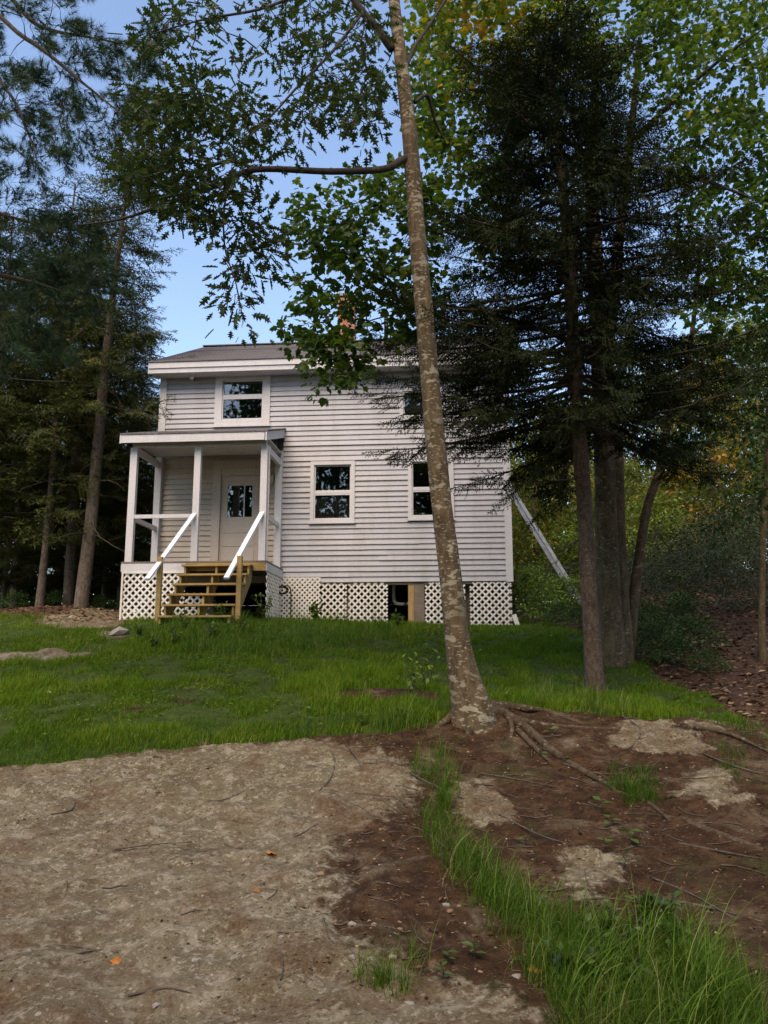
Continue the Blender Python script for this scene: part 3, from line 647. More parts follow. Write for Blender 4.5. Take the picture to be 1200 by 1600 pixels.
for r_ in (.10, .13): g.tube([(-.1 + r_ * math.cos(q), .03, .76 + r_ * .7 * math.sin(q)) for q in np.linspace(0, 2 * math.pi, 15)], .018, 6)
g.build('hose', M['black'], hk, True)
g = Geo(); a = hw(-8.36, -.4, 4.97); b = at(-60, 578, 17.5); P = [a + (b - a) * s - np.array([0, 0, .5 * 4 * s * (1 - s) * .5]) for s in np.linspace(0, 1, 14)]
tag(g.tube(P, .009, 5).build('utility_wire', M['black']), 'thin black utility wire running from the eave into the woods', 'wire')
g = Geo(); p0 = hw(.12, -.05, -1.02); g.beam(p0 - (0, 0, .05), p0 + (-.10, 0.02, .28), .10, .012, up=(0, -1, .1))
tag(g.build('board_scrap', M['lattice']), 'white board scrap leaning at the end of the lattice skirt', 'board')

# ------------------------------------------------------------------ foliage templates (axis +X, normal +Z)
def star_leaf(pts, cz=-.03):
    V = np.array([(0.42, 0, cz + .08)] + [(x, y, -.34 * ((x - .42) ** 2 + y * y) + .05 * math.sin(9 * x + 5 * y)) for x, y in pts]); n = len(pts)
    return V, np.array([(0, 1 + i, 1 + (i + 1) % n) for i in range(n)])
_m = [(0, 0), (.02, .22), (.16, .42), (.27, .34), (.34, .40), (.62, .52), (.58, .30), (.72, .22), (1.0, 0)]
MAPLE = star_leaf(_m + [(x, -y) for x, y in _m[-2:0:-1]])
def strip_leaf(side):
    V = []; F = []
    for x, y in side: V += [(x, 0, -.02), (x + abs(y) * .25, y, .05), (x + abs(y) * .25, -y, .05)]
    for i in range(len(side) - 1):
        a, b = 3 * i, 3 * i + 3; F += [(a, b, b + 1), (a, b + 1, a + 1), (a, a + 2, b + 2), (a, b + 2, b)]
    return np.array(V), np.array(F)
OAK = strip_leaf([(0, .01), (.14, .05), (.24, .24), (.33, .07), (.47, .34), (.56, .09), (.70, .27), (.78, .07), (1.0, .03)])
OVAL = (np.array([(0, 0, 0), (.45, .26, .05), (1, 0, -.04), (.45, -.26, .05), (.5, 0, -.02)]), np.array([(0, 4, 1), (1, 4, 2), (2, 4, 3), (3, 4, 0)]))
CHIP = (np.array([(0, 0, 0), (.5, .3, .06), (1, 0, 0), (.5, -.3, .06)]), np.array([(0, 1, 2), (0, 2, 3)]))
def spruce_spray(seed, nl=.08, nw=.045, step=.075, twstep=.115):
    r = np.random.default_rng(seed); V = []; F = []
    def needles(a, d, L):
        n = max(2, int(L / step)); d = unit(d); s = unit(np.cross((0, 0, 1), d))
        for i in range(n):
            p = a + d * L * (i + .5) / n
            for sg in (-1, 1):
                q = unit(d * .8 + s * sg * .9 * r.uniform(.2, 1) + np.array([0, 0, r.uniform(-.8, .9)])); l = nl * r.uniform(.75, 1.15); b = len(V)
                V.extend([p - d * nw / 2, p + d * nw / 2, p + q * l]); F.append((b, b + 1, b + 2))
        b = len(V); w = s * .012; e = a + d * L; V.extend([a - w, a + w, e]); F.append((b, b + 1, b + 2))
        b = len(V); V.extend([e, e + unit(d + s * .3) * nl, e + s * nw]); F.append((b, b + 1, b + 2))
    needles(np.zeros(3), np.array([1., 0, 0]), 1.0)
    x = .06; sg = 1
    while x < .93:
        L = (.52 * (1 - x) + .10) * r.uniform(.75, 1.15); a_ = R(r.uniform(38, 58)) * sg
        needles(np.array([x, 0, 0]), np.array([math.cos(a_), math.sin(a_), r.uniform(-.75, .12)]), L); x += twstep * r.uniform(.7, 1.2) / 2; sg = -sg
    return np.array(V), np.array(F)
SPR = [spruce_spray(1), spruce_spray(2)]
SPR_FAR = [spruce_spray(3, .14, .05, .10, .24), spruce_spray(4, .14, .05, .10, .24)]
def pine_spray(seed):
    r = np.random.default_rng(seed); V = []; F = []
    def tuft(p, d):
        for _ in range(20):
            q = unit(d + r.normal(size=3) * .62); l = r.uniform(.24, .36); s = unit(np.cross(q, r.normal(size=3))) * .007; b = len(V)
            V.extend([p - s, p + s, p + q * l]); F.append((b, b + 1, b + 2))
    for a_, x, L in ((0, 0, 1), (40, .15, .5), (-42, .25, .5), (36, .45, .4), (-38, .55, .35), (25, .7, .25)):
        d = np.array([math.cos(R(a_)), math.sin(R(a_)), r.uniform(-.1, .2)]); p0 = np.array([x, 0, 0.]); s = np.array([0, 0, .008]); b = len(V)
        V.extend([p0 - s, p0 + s, p0 + d * L]); F.append((b, b + 1, b + 2))
        for k in (.5, .75, 1.0): tuft(p0 + d * L * k, unit(d))
    return np.array(V), np.array(F)
PINE = [pine_spray(5), pine_spray(6)]

def leaf_cluster_geo(g, centers, axes, tmpl, k, size, spread, tint_fn, droop=.5, flat=.6):
    """k leaves round every cluster centre, hanging outward from the twig end"""
    c = np.repeat(centers, k, 0); n = len(c)
    d = rdir(n); d[:, 2] *= .6
    pos = c + d * (rng.random(n) ** .5)[:, None] * spread
    X = unit(d + np.repeat(axes, k, 0) * .5 + rdir(n) * .45) - np.array([0, 0, droop])
    N = unit(np.array([0, 0, 1.0]) + rdir(n) * (1.3 - flat))
    V, T, tt = stamp(tmpl[0], tmpl[1], pos, X, N, size * rng.uniform(.45, 1.25, n), np.clip(tint_fn(pos) + rng.normal(0, .13, n), 0, 1), 1.0)
    g.add(V, T, tint=tt)
def colonize(limbs, targets, g, r0=.02, r1=.004, seg=4, jit=.06, sag=.12):
    """joins every target to the nearest wood by a thin bent twig; returns twig directions"""
    nodes = [p for P in limbs for p in P]; nodes = np.array(nodes); D = np.min(np.linalg.norm(targets[:, None] - nodes[None], axis=2), 1)
    out = np.zeros_like(targets); pts = list(nodes)
    for i in np.argsort(D):
        A = np.array(pts); dd = np.linalg.norm(A - targets[i], axis=1); j = int(np.argmin(dd)); a = A[j]; b = targets[i]; L = dd[j]
        m = [a + (b - a) * s + rng.normal(0, jit * L, 3) * (0 < s < 1) + np.array([0, 0, sag * L * s * (1 - s) * 2]) for s in np.linspace(0, 1, seg + 1)]
        g.tube(m, np.linspace(min(r0, .004 + .012 * L), r1, seg + 1), 4, False); pts += m[1:]; out[i] = unit(b - m[-2])
    return out
def sample_px(poly, n, d0, d1, accept=None):
    xs = [p[0] for p in poly]; ys = [p[1] for p in poly]; o = []
    while len(o) < n:
        x, y = rng.uniform(min(xs), max(xs)), rng.uniform(min(ys), max(ys))
        if inpoly(np.array([x]), np.array([y]), poly)[0] and (accept is None or accept(x, y)): o.append(at(x, y, rng.uniform(d0, d1)))
    return np.array(o)
def trunk_mesh(P, r, nseg=20, flare=0, bumps=.04, seed=1, per=10, kx=6.0):
    """round trunk with uneven bark relief; local to P[0]"""
    C = smooth_path(P, per); n = len(C); rr = lerp_r(r, n); T = unit(np.gradient(C, axis=0)); A = unit(np.cross(T, (0, 1, 0))); B = np.cross(T, A)
    th = np.arange(nseg) * 2 * math.pi / nseg; hgt = np.concatenate([[0], np.cumsum(np.linalg.norm(np.diff(C, axis=0), axis=1))])
    nz_ = fbm(np.cos(th)[None] * 1.3 + 5, np.sin(th)[None] * 1.3 + 5, hgt[:, None] * kx * .35, 4, seed) - .5
    k = 1 + nz_ * bumps * 4 + flare * np.exp(-hgt / .28)[:, None] * (.55 + .45 * np.cos(th * 4 + seed))[None]
    V = C[:, None] + (rr[:, None] * k)[..., None] * (np.cos(th)[None, :, None] * A[:, None] + np.sin(th)[None, :, None] * B[:, None])
    i = np.arange(n - 1)[:, None] * nseg; j = np.arange(nseg)[None]; j2 = (j + 1) % nseg
    Q = np.stack([i + j, i + j2, i + nseg + j2, i + nseg + j], -1).reshape(-1, 4)
    return V.reshape(-1, 3), Q, C, rr
def local_build(g, name, mat, root, smooth=False, tints=False):
    V = np.vstack(g.V) - np.array(root.location); F = []
    if g.T: F.append(np.vstack(g.T))
    if g.Q: F.append(np.vstack(g.Q))
    return np_obj(name, V, F, mat, root, np.concatenate(g.t) if tints else None, smooth)
def trunk_part(root, P, r, mat, **k):
    V, Q, C, rr = trunk_mesh(P, r, **k); np_obj('trunk', V - np.array(root.location), [Q], M[mat], root, smooth=True); return C, rr

# ------------------------------------------------------------------ the lichened oak in front of the house
ob = on_ground(742, 1128); OD = ob[1]
oak = empty('oak_tree', ob, label='leaning oak with lichen-blotched trunk and bare roots on the dirt slope', cat='tree')
oP = [ob - (0.0, 0, .15), at(738, 1112, OD), at(724, 1050, OD), at(714, 990, OD), at(704, 900, OD), at(688, 770, OD), at(676, 640, OD), at(664, 500, OD), at(652, 370, OD), at(640, 210, OD), at(626, 90, OD), at(614, -20, OD + .1), at(606, -160, OD + .2), at(600, -330, OD + .3)]
oC, oR = trunk_part(oak, oP, [.26, .225, .158, .128, .118, .112, .106, .102, .097, .088, .078, .068, .058, .045], 'oakbark', nseg=28, flare=.0, bumps=.035, seed=3, per=14)
g = Geo(); limbs = []
def limb(P, r, n=8, k=7):
    C = smooth_path(P, k); g.tube(C, lerp_r(r, len(C)), n); limbs.append(C); return C
limb([at(648, 246, OD), at(628, 250, OD - .06), at(600, 264, OD - .15), at(520, 268, OD - .3), at(400, 265, OD - .5), at(345, 288, OD - .6), at(270, 315, OD - .8), at(190, 342, OD - .9), at(120, 352, OD - 1.0)], [.05, .046, .04, .037, .033, .027, .022, .014, .006])
limb([at(400, 265, OD - .5), at(362, 252, OD - .4), at(320, 262, OD - .3), at(260, 280, OD)], [.022, .02, .016, .006], 6)
limb([at(360, 280, OD - .6), at(350, 330, OD - .7), at(352, 390, OD - .8), at(368, 440, OD - .9), at(380, 500, OD - .9)], [.014, .012, .009, .007, .004], 5)
limb([at(362, 292, OD - .6), at(385, 345, OD - .3), at(420, 385, OD - .2), at(452, 398, OD)], [.012, .01, .007, .004], 5)
limb([at(614, 78, OD), at(590, 45, OD - .1), at(560, 10, OD - .2), at(520, -60, OD - .3), at(470, -160, OD - .4)], [.055, .05, .045, .038, .025])
limb([at(566, 20, OD - .2), at(520, 80, OD - .6), at(470, 130, OD - .9), at(420, 185, OD - 1.1), at(360, 240, OD - 1.3)], [.02, .018, .015, .011, .005], 6)
limb([at(530, -40, OD - .3), at(420, 10, OD - .8), at(320, 30, OD - 1.1), at(230, 55, OD - 1.4)], [.02, .016, .011, .005], 6)
limb([at(520, -60, OD - .3), at(400, -40, OD + .4), at(300, -10, OD + .8), at(240, 40, OD + 1.0)], [.022, .018, .012, .005], 6)
limb([at(634, 105, OD), at(650, 70, OD + .1), at(680, 25, OD + .3), at(720, -40, OD + .5)], [.026, .022, .018, .012], 6)
limb([at(648, 160, OD), at(668, 150, OD + .1), at(680, 190, OD + .3), at(700, 230, OD + .5)], [.026, .024, .018, .008], 6)
OAKREG = [([(240, 0), (560, -30), (600, 60), (610, 120), (560, 180), (480, 200), (400, 225), (300, 215), (255, 150)], 105, -1.6, .9), ([(235, 130), (420, 200), (520, 250), (420, 262), (300, 290), (240, 330), (210, 250)], 56, -1.4, .3),
          ([(190, 250), (300, 290), (360, 290), (330, 380), (270, 330), (200, 340)], 30, -1.2, 0), ([(330, 330), (400, 320), (460, 400), (440, 420), (380, 390), (395, 470), (385, 520), (350, 480), (365, 420)], 24, -1.1, 0),
          ([(540, 120), (620, 150), (630, 240), (560, 250)], 12, -.4, .5), ([(230, 40), (300, 60), (300, 330), (215, 330)], 28, -1.4, .2)]
tg = np.vstack([sample_px(p, n, OD + a, OD + b, lambda x, y: fbm(x / 60, y / 60, 0, 2, 91) > .35) for p, n, a, b in OAKREG])
ax = colonize(limbs, tg, g, .014, .003)
tag(local_build(g, 'limb', M['limb'], oak, True), kind='stuff')
g = Geo(); leaf_cluster_geo(g, tg, ax, OAK, 15, .145, .31, lambda p: .42 + .3 * (fbm(p[:, 0], p[:, 1], p[:, 2], 2, 4) - .5), .35, .45)
tag(local_build(g, 'crown', M['oak'], oak, tints=True), kind='stuff')
# bare roots, each one a part
def root(pts, r, up=.02, k=6):
    P = []
    for i, (x, y) in enumerate(pts):
        q = on_ground(x, y); q[2] += up * (1 if i < len(pts) - 1 else -1.5); P.append(q)
    C = smooth_path(P, k); rr = lerp_r(r, len(C)); V, Q, _, _ = trunk_mesh(P, r, 9, 0, .10, int(pts[0][0]), k, 9.0)
    np_obj('root', V - np.array(oak.location), [Q], M['root'], oak, smooth=True)
root([(752, 1112), (785, 1116), (822, 1138), (860, 1172), (905, 1202), (950, 1228), (968, 1238)], [.12, .066, .047, .038, .030, .022, .010], .006)
root([(758, 1108), (800, 1108), (840, 1112), (878, 1110)], [.09, .045, .032, .012], .02)
root([(800, 1122), (850, 1132), (930, 1138), (1010, 1136)], [.04, .022, .014, .006], .0)
root([(790, 1118), (800, 1140), (796, 1160)], [.04, .025, .008], .03)
root([(742, 1118), (738, 1136), (728, 1150)], [.12, .07, .02], .02)
root([(722, 1112), (700, 1128), (670, 1142)], [.10, .05, .015], .02)
root([(1042, 1275), (1090, 1290), (1150, 1312), (1195, 1330)], [.016, .026, .024, .010], -.006)
root([(960, 1235), (1010, 1252), (1050, 1285)], [.012, .016, .012], -.004)
root([(810, 1145), (850, 1185), (875, 1195)], [.03, .022, .006], .02)

# ------------------------------------------------------------------ conifers
def spruce_tree(root, P, r, z0, z1, Lfn, nb, mats, sprays, spsize, seed, droop=.25, spn=9, dead=0, azw=None, bumps=.04, tint=(.4, .0), extra=()):
    """trunk along P; boughs between heights z0 and z1 (world); Lfn(s) bough length for s 0 (low) .. 1 (top)"""
    rs = np.random.default_rng(seed); C, rr = trunk_part(root, P, r, mats[0], nseg=14, flare=.18, bumps=bumps, seed=seed, per=8)
    wood, fol, dd = Geo(), Geo(), Geo(); pos, X, N, S, TT = [], [], [], [], []
    def bough(p, dirv, L, dr, bare=.22):
        n = 8; s = np.linspace(0, 1, n); side = unit(np.cross(dirv, (0, 0, 1)))
        Q = p + dirv * (L * s)[:, None] + np.array([0, 0, 1.0]) * (-dr * L * s * (1.35 - .75 * s * s))[:, None] + side * (rs.normal(0, .06) * L * s * s)[:, None]
        wood.tube(Q, np.linspace(.012 + .008 * L, .004, n), 5, False)
        m = max(3, int(spn * L / 1.5))
        for q in bare + (1 - bare) * (np.arange(m) + rs.random(m) * .6) / m:
            c = np.array([np.interp(q, s, Q[:, i]) for i in range(3)]); sg = rs.choice((-1, 1)); a_ = R(rs.uniform(20, 65)) * sg
            d_ = dirv * math.cos(a_) + side * math.sin(a_); d_ = unit(d_ + np.array([0, 0, rs.uniform(-.45, .08)]))
            pos.append(c); X.append(d_); N.append(unit(np.array([0, 0, 1]) + rs.normal(0, .45, 3))); S.append(spsize * rs.uniform(.7, 1.25) * (1.15 - .55 * q)); TT.append(tint[0] + rs.normal(0, .2))
        pos.append(Q[-1]); X.append(unit(Q[-1] - Q[-2])); N.append(np.array([0, 0, 1.])); S.append(spsize * .8); TT.append(tint[0] + .2)
    def at_z(z): return np.array([np.interp(z, C[:, 2], C[:, i]) for i in range(3)])
    az = rs.uniform(0, 6.28)
    for k in range(nb):
        s = (k + rs.uniform(-.3, .3)) / nb; s = min(max(s, 0), .995); s = (math.floor(s * nb / 6) * 6 / nb) + rs.uniform(0, 2.2) / nb; z = z0 + (z1 - z0) * s; az += 2.399 + rs.normal(0, .3)
        L = Lfn(s) * rs.uniform(.5, 1.25)
        if azw: L *= azw(az)
        if L < .12: continue
        bough(at_z(z), np.array([math.cos(az), math.sin(az), .0]), L, droop * rs.uniform(.5, 1.3) * (1 - .9 * s))
    for p, q, dr in extra:
        v = np.asarray(q) - np.asarray(p); L = np.linalg.norm(v); v2 = v.copy(); bough(np.asarray(p), unit(v2), L, dr, .3)
    for k in range(dead):
        z = C[0, 2] + 1.7 + (z0 + 1.0 - C[0, 2] - 1.7) * rs.random(); az = rs.uniform(0, 6.28); L = rs.uniform(.4, 1.7); p = at_z(z); v = np.array([math.cos(az), math.sin(az), rs.uniform(-.35, .25)])
        Q = [p + v * L * s + rs.normal(0, .05, 3) * s + np.array([0, 0, -.25 * L * s * s]) for s in np.linspace(0, 1, 5)]; dd.tube(Q, np.linspace(.012, .003, 5), 4, False)
        for _ in range(3):
            j = rs.integers(1, 5); v2 = unit(v + rs.normal(0, .6, 3)); dd.tube([Q[j], Q[j] + v2 * rs.uniform(.2, .5)], [.005, .002], 3, False)
    pos, X, N, S, TT = map(np.array, (pos, X, N, S, TT)); h = rs.integers(0, 2, len(pos))
    for b in (0, 1):
        m = h == b
        if m.any():
            V, T, tt = stamp(sprays[b][0], sprays[b][1], pos[m], X[m], N[m], S[m], np.clip(TT[m], 0, 1)); fol.add(V, T, tint=tt)
    tag(local_build(wood, 'branch', M['twig'], root), kind='stuff')
    if dead: tag(local_build(dd, 'dead_branch', M['deadtwig'], root), kind='stuff')
    tag(local_build(fol, 'crown', M[mats[1]], root, tints=True), kind='stuff')
sb = on_ground(932, 1086); SD = sb[1]
sp = empty('spruce_tree', sb, label='dark dense spruce with slim flaky trunk standing between the oak and the clump of maples', cat='tree')
sP = [sb - (0, 0, .1), at(930, 1075, SD), at(922, 950, SD), at(914, 800, SD), at(905, 680, SD), at(897, 560, SD), at(891, 440, SD), at(880, 300, SD), at(868, 180, SD), at(858, 90, SD), at(850, 30, SD)]
zb, zt = at(900, 660, SD)[2], at(852, 45, SD)[2]
def tr(y): return at(np.interp(y, [30, 90, 180, 300, 440, 560, 680, 800, 950], [850, 858, 868, 880, 891, 897, 905, 914, 922]), y, SD)
ext = [(tr(600), at(600, 590, SD - .3), .12), (tr(590), at(640, 640, SD + .2), .1), (tr(560), at(590, 565, SD + .6), .12), (tr(640), at(620, 690, SD + .2), .10), (tr(620), at(700, 640, SD - .6), .15),
       (tr(690), at(745, 745, SD + .3), .08), (tr(660), at(800, 760, SD - .2), .1), (tr(640), at(740, 600, SD + .5), .1), (tr(560), at(700, 540, SD - .4), .1), (tr(700), at(845, 790, SD + .6), .05), (tr(560), at(1140, 600, SD - .2), .12), (tr(600), at(1110, 650, SD + .5), .12),
       (tr(540), at(1090, 520, SD), .1), (tr(660), at(1060, 690, SD - .2), .12), (tr(620), at(1010, 640, SD - .8), .1), (tr(560), at(690, 500, SD + .8), .1), (tr(520), at(660, 470, SD + .2), .1), (tr(520), at(1180, 560, SD + .4), .1)]
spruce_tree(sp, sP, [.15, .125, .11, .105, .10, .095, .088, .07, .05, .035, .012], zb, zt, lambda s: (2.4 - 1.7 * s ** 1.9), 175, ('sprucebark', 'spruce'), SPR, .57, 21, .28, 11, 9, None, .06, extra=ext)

# spruces at the edge of the woods behind the porch
def forest_spruce(px, py, d, h, lean, rbase, label, seed, zfrac=.35, L=1.9, group=None, dead=16):
    b = on_ground(px, py, 3, d + 2) if d is None else np.array([*at(px, py, d)[:2], 0]); b[2] = float(gz(b[0], b[1]))
    o = empty('spruce_tree', b, label=label, cat='tree', group=group)
    P = [b + np.array([lean * s + .04 * math.sin(7 * s + seed), 0, h * s - .15]) for s in np.linspace(0, 1, 7)]
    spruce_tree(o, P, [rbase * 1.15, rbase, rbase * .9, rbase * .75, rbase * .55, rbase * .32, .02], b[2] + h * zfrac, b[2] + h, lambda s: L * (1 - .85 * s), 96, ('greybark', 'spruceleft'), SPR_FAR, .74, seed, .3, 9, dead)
    return o
fs = [forest_spruce(62, 950, 19.5, 11.0, .1, .085, 'slim straight spruce at the outer edge of the woods past the porch', 31, .30, 1.9),
      forest_spruce(124, 946, 19.0, 11.9, .55, .14, 'thick ridged spruce trunk leaning slightly, beside the rock outcrop and porch', 32, .40, 1.65),
      forest_spruce(104, 945, 20.6, 11.0, .0, .12, 'dark spruce trunk close behind the thick leaning one', 33, .16, 2.2)]
proto = fs[1]
def copy_tree(src, loc, rz, sc, label, group):
    c = src.copy(); COL.objects.link(c); c.location = tuple(loc); c.rotation_euler = (0, 0, rz); c.scale = (sc, sc, sc); c['label'] = label; c['group'] = group
    for ch_ in list(src.children):
        k = ch_.copy(); COL.objects.link(k); k.parent = c
    return c
for i, (px, d, sc, h) in enumerate([(60, 23.5, .55, 2), (160, 22.5, .45, 2), (5, 21.5, .5, 2), (110, 25, .7, 2), (205, 24.5, .5, 2), (-60, 21, .6, 2), (30, 27, .6, 2), (190, 28, .7, 2), (188, 22.5, .8, 2), (185, 24.5, .86, 0), (20, 23.5, 1.0, 2), (-30, 19.5, .95, 0), (-70, 23, 1.05, 1), (90, 26, 1.0, 0), (150, 29, 1.0, 2), (250, 29.5, .8, 0), (40, 31, 1.0, 1), (-130, 27, 1.1, 2), (-10, 35, 1.1, 0), (110, 36, 1.0, 1), (200, 36, .95, 2)]):
    p = at(px, 950, d); p[2] = float(gz(p[0], p[1])) - .05
    copy_tree(fs[h], p, 1.3 * i + .7, sc, 'forest spruce standing in the dark woods behind the porch and the edge trunks', 'spruces in the woods behind the porch')

# white pine whose boughs hang in above the lawn
pb = np.array([-7.3, 10.5, 0]); pb[2] = float(gz(-7.3, 10.5))
pn = empty('pine_tree', pb, label='white pine with soft blue-green needle boughs reaching over the lawn', cat='tree')
pC, _ = trunk_part(pn, [pb - (0, 0, .2), pb + (0.05, 0, 3), pb + (.0, 0, 6), pb + (.1, 0, 9), pb + (.1, 0, 12)], [.24, .2, .17, .13, .07], 'sprucebark', nseg=16, flare=.2, bumps=.05, seed=9)
g = Geo(); limbs = []
def pj(z): return np.array([np.interp(z, pC[:, 2], pC[:, i]) for i in range(3)])
for P_, r_ in (([pj(8.6), at(-60, 20, 9.6), at(40, 60, 9.2), at(130, 130, 8.9), at(210, 195, 8.7)], [.05, .04, .03, .018, .006]), ([pj(8.0), at(-60, 90, 9.8), at(10, 140, 9.6), at(45, 210, 9.5), at(62, 265, 9.4)], [.045, .035, .022, .014, .005]),
               ([pj(8.8), at(-40, -20, 10), at(60, 40, 10), at(150, 60, 10), at(230, 75, 10)], [.045, .04, .025, .015, .005]), ([pj(5.6), at(-80, 420, 10.2), at(0, 430, 10), at(80, 450, 10), at(165, 485, 10)], [.05, .04, .03, .018, .006]),
               ([pj(6.2), at(-80, 330, 10.4), at(20, 340, 10.4), at(110, 370, 10.4)], [.045, .035, .022, .006]), ([pj(5.2), at(-60, 500, 10.6), at(40, 510, 10.6), at(120, 530, 10.6)], [.04, .03, .02, .005])):
    limb(P_, r_, 6)
tg = np.vstack([sample_px([(-60, -40), (110, -40), (140, 30), (230, 50), (245, 110), (225, 215), (160, 200), (120, 250), (60, 290), (-60, 300)], 165, 8.6, 10.4), sample_px([(-80, 300), (60, 310), (130, 350), (190, 470), (170, 510), (110, 560), (0, 570), (-80, 560)], 160, 9.4, 11.2)])
ax = colonize(limbs, tg, g, .010, .003, 3)
tag(local_build(g, 'branch', M['twig'], pn), kind='stuff')
g = Geo()
for b in (0, 1):
    q, a_ = tg[b::2], ax[b::2]; n = len(q)
    V, T, tt = stamp(*PINE[b], q - unit(a_) * .15, unit(a_ + np.array([.5, 0, -.15]) + rdir(n) * .25), unit(np.array([0, 0, 1.]) + rdir(n) * .4), .40 * rng.uniform(.75, 1.2, n), np.clip(.45 + rng.normal(0, .2, n), 0, 1)); g.add(V, T, tint=tt)
tag(local_build(g, 'crown', M['pine'], pn, tints=True), kind='stuff')

# ------------------------------------------------------------------ maples
mb = on_ground(968, 1036); MD = mb[1]
mp = empty('maple_tree', mb, label='clump of three brown maple trunks from one base beside the dark spruce', cat='tree')
mt1 = trunk_part(mp, [at(958, 1042, MD), at(953, 960, MD), at(948, 850, MD), at(944, 700, MD), at(938, 560, MD), at(930, 420, MD), at(925, 250, MD + .2), at(935, 60, MD + .4)], [.235, .185, .175, .165, .155, .14, .10, .06], 'maplebark', flare=.1, bumps=.03, seed=12)[0]
mt2 = trunk_part(mp, [at(976, 1040, MD + .1), at(972, 960, MD + .15), at(966, 850, MD + .2), at(962, 700, MD + .25), at(950, 560, MD + .35), at(965, 400, MD + .6), at(985, 220, MD + .9), at(1000, 60, MD + 1.2)], [.16, .13, .12, .115, .105, .09, .07, .04], 'maplebark', flare=.1, bumps=.03, seed=13)[0]
mt3 = trunk_part(mp, [at(980, 1036, MD + .2), at(990, 940, MD + .2), at(1000, 860, MD + .2), at(1012, 790, MD + .2), at(1030, 735, MD + .3), at(1045, 660, MD + .4), at(1075, 560, MD + .6), at(1095, 400, MD + .9)], [.10, .085, .078, .072, .066, .055, .045, .03], 'maplebark', flare=.1, bumps=.03, seed=14)[0]
g = Geo(); limbs = [mt1[40:], mt2[45:], mt3[50:]]
limb([at(938, 560, MD), at(860, 520, MD - .3), at(760, 490, MD - .7), at(690, 475, MD - 1.0), at(610, 440, MD - 1.2), at(550, 360, MD - 1.3), at(520, 330, MD - 1.3)], [.06, .045, .035, .028, .02, .012, .006], 7)
limb([at(690, 475, MD - 1.0), at(620, 490, MD - 1.3), at(560, 510, MD - 1.5), at(520, 560, MD - 1.7)], [.016, .013, .009, .004], 5)
limb([at(928, 380, MD), at(820, 390, MD - .6), at(740, 375, MD - 1.0), at(655, 348, MD - 1.3), at(600, 320, MD - 1.4)], [.05, .035, .025, .016, .005], 6)
limb([at(925, 250, MD + .2), at(840, 180, MD - .3), at(760, 120, MD - .7), at(690, 60, MD - 1)], [.05, .04, .028, .008], 6)
limb([at(990, 220, MD + .9), at(1060, 150, MD + .5), at(1130, 90, MD), at(1200, 40, MD - .4)], [.05, .04, .028, .01], 6)
limb([at(1000, 300, MD + .8), at(1080, 280, MD + .4), at(1150, 300, MD), at(1220, 330, MD)], [.045, .035, .025, .01], 6)
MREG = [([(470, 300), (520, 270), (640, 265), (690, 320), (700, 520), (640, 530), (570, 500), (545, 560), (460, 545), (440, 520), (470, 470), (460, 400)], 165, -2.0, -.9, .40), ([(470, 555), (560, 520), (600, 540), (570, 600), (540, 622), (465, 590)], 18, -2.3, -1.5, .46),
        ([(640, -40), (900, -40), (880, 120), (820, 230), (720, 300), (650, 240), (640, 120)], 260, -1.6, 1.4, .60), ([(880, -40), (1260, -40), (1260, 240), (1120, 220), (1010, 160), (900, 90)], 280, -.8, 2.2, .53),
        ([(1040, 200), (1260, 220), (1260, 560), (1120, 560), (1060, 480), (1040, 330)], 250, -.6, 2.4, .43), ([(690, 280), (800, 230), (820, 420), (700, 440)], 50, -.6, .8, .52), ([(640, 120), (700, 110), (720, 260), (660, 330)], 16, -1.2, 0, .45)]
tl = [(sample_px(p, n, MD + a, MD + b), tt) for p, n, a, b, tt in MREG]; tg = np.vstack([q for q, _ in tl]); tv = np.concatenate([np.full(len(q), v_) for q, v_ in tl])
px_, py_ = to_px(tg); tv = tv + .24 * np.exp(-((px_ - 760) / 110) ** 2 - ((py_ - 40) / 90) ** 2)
ax = colonize(limbs, tg, g, .012, .003)
tag(local_build(g, 'limb', M['limb'], mp, True), kind='stuff')
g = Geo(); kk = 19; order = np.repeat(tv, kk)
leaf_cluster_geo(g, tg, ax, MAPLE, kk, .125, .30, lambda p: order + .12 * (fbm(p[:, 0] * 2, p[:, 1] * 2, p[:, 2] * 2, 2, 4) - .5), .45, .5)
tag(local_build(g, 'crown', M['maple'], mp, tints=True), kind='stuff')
yb = on_ground(1191, 1034); YD = yb[1]
yt = empty('young_tree', yb, label='slender young tree with pale thin trunk and dark leaves on the leaf-littered bank', cat='tree')
yC = trunk_part(yt, [yb - (0, 0, .1), at(1190, 960, YD), at(1192, 850, YD), at(1196, 760, YD), at(1200, 640, YD), at(1205, 480, YD)], [.07, .055, .05, .045, .035, .015], 'maplebark', nseg=12, flare=.1, bumps=.03, seed=15)[0]
g = Geo(); limbs = [yC[20:]]; tg = np.vstack([sample_px([(1050, 700), (1120, 560), (1260, 520), (1260, 760), (1190, 800), (1120, 860), (1080, 800)], 120, YD - 1.0, YD + .8, lambda x, y: math.hypot(x - 1118, y - 742) > 48 and math.hypot(x - 1105, y - 600) > 50)])
ax = colonize(limbs, tg, g, .012, .003); tag(local_build(g, 'limb', M['limb'], yt), kind='stuff')
g = Geo(); leaf_cluster_geo(g, tg, ax, OVAL, 22, .12, .28, lambda p: .4 + .2 * (fbm(p[:, 0] * 2, p[:, 1] * 2, p[:, 2] * 2, 2, 4) - .5), .45, .5); tag(local_build(g, 'crown', M['young'], yt, tints=True), kind='stuff')

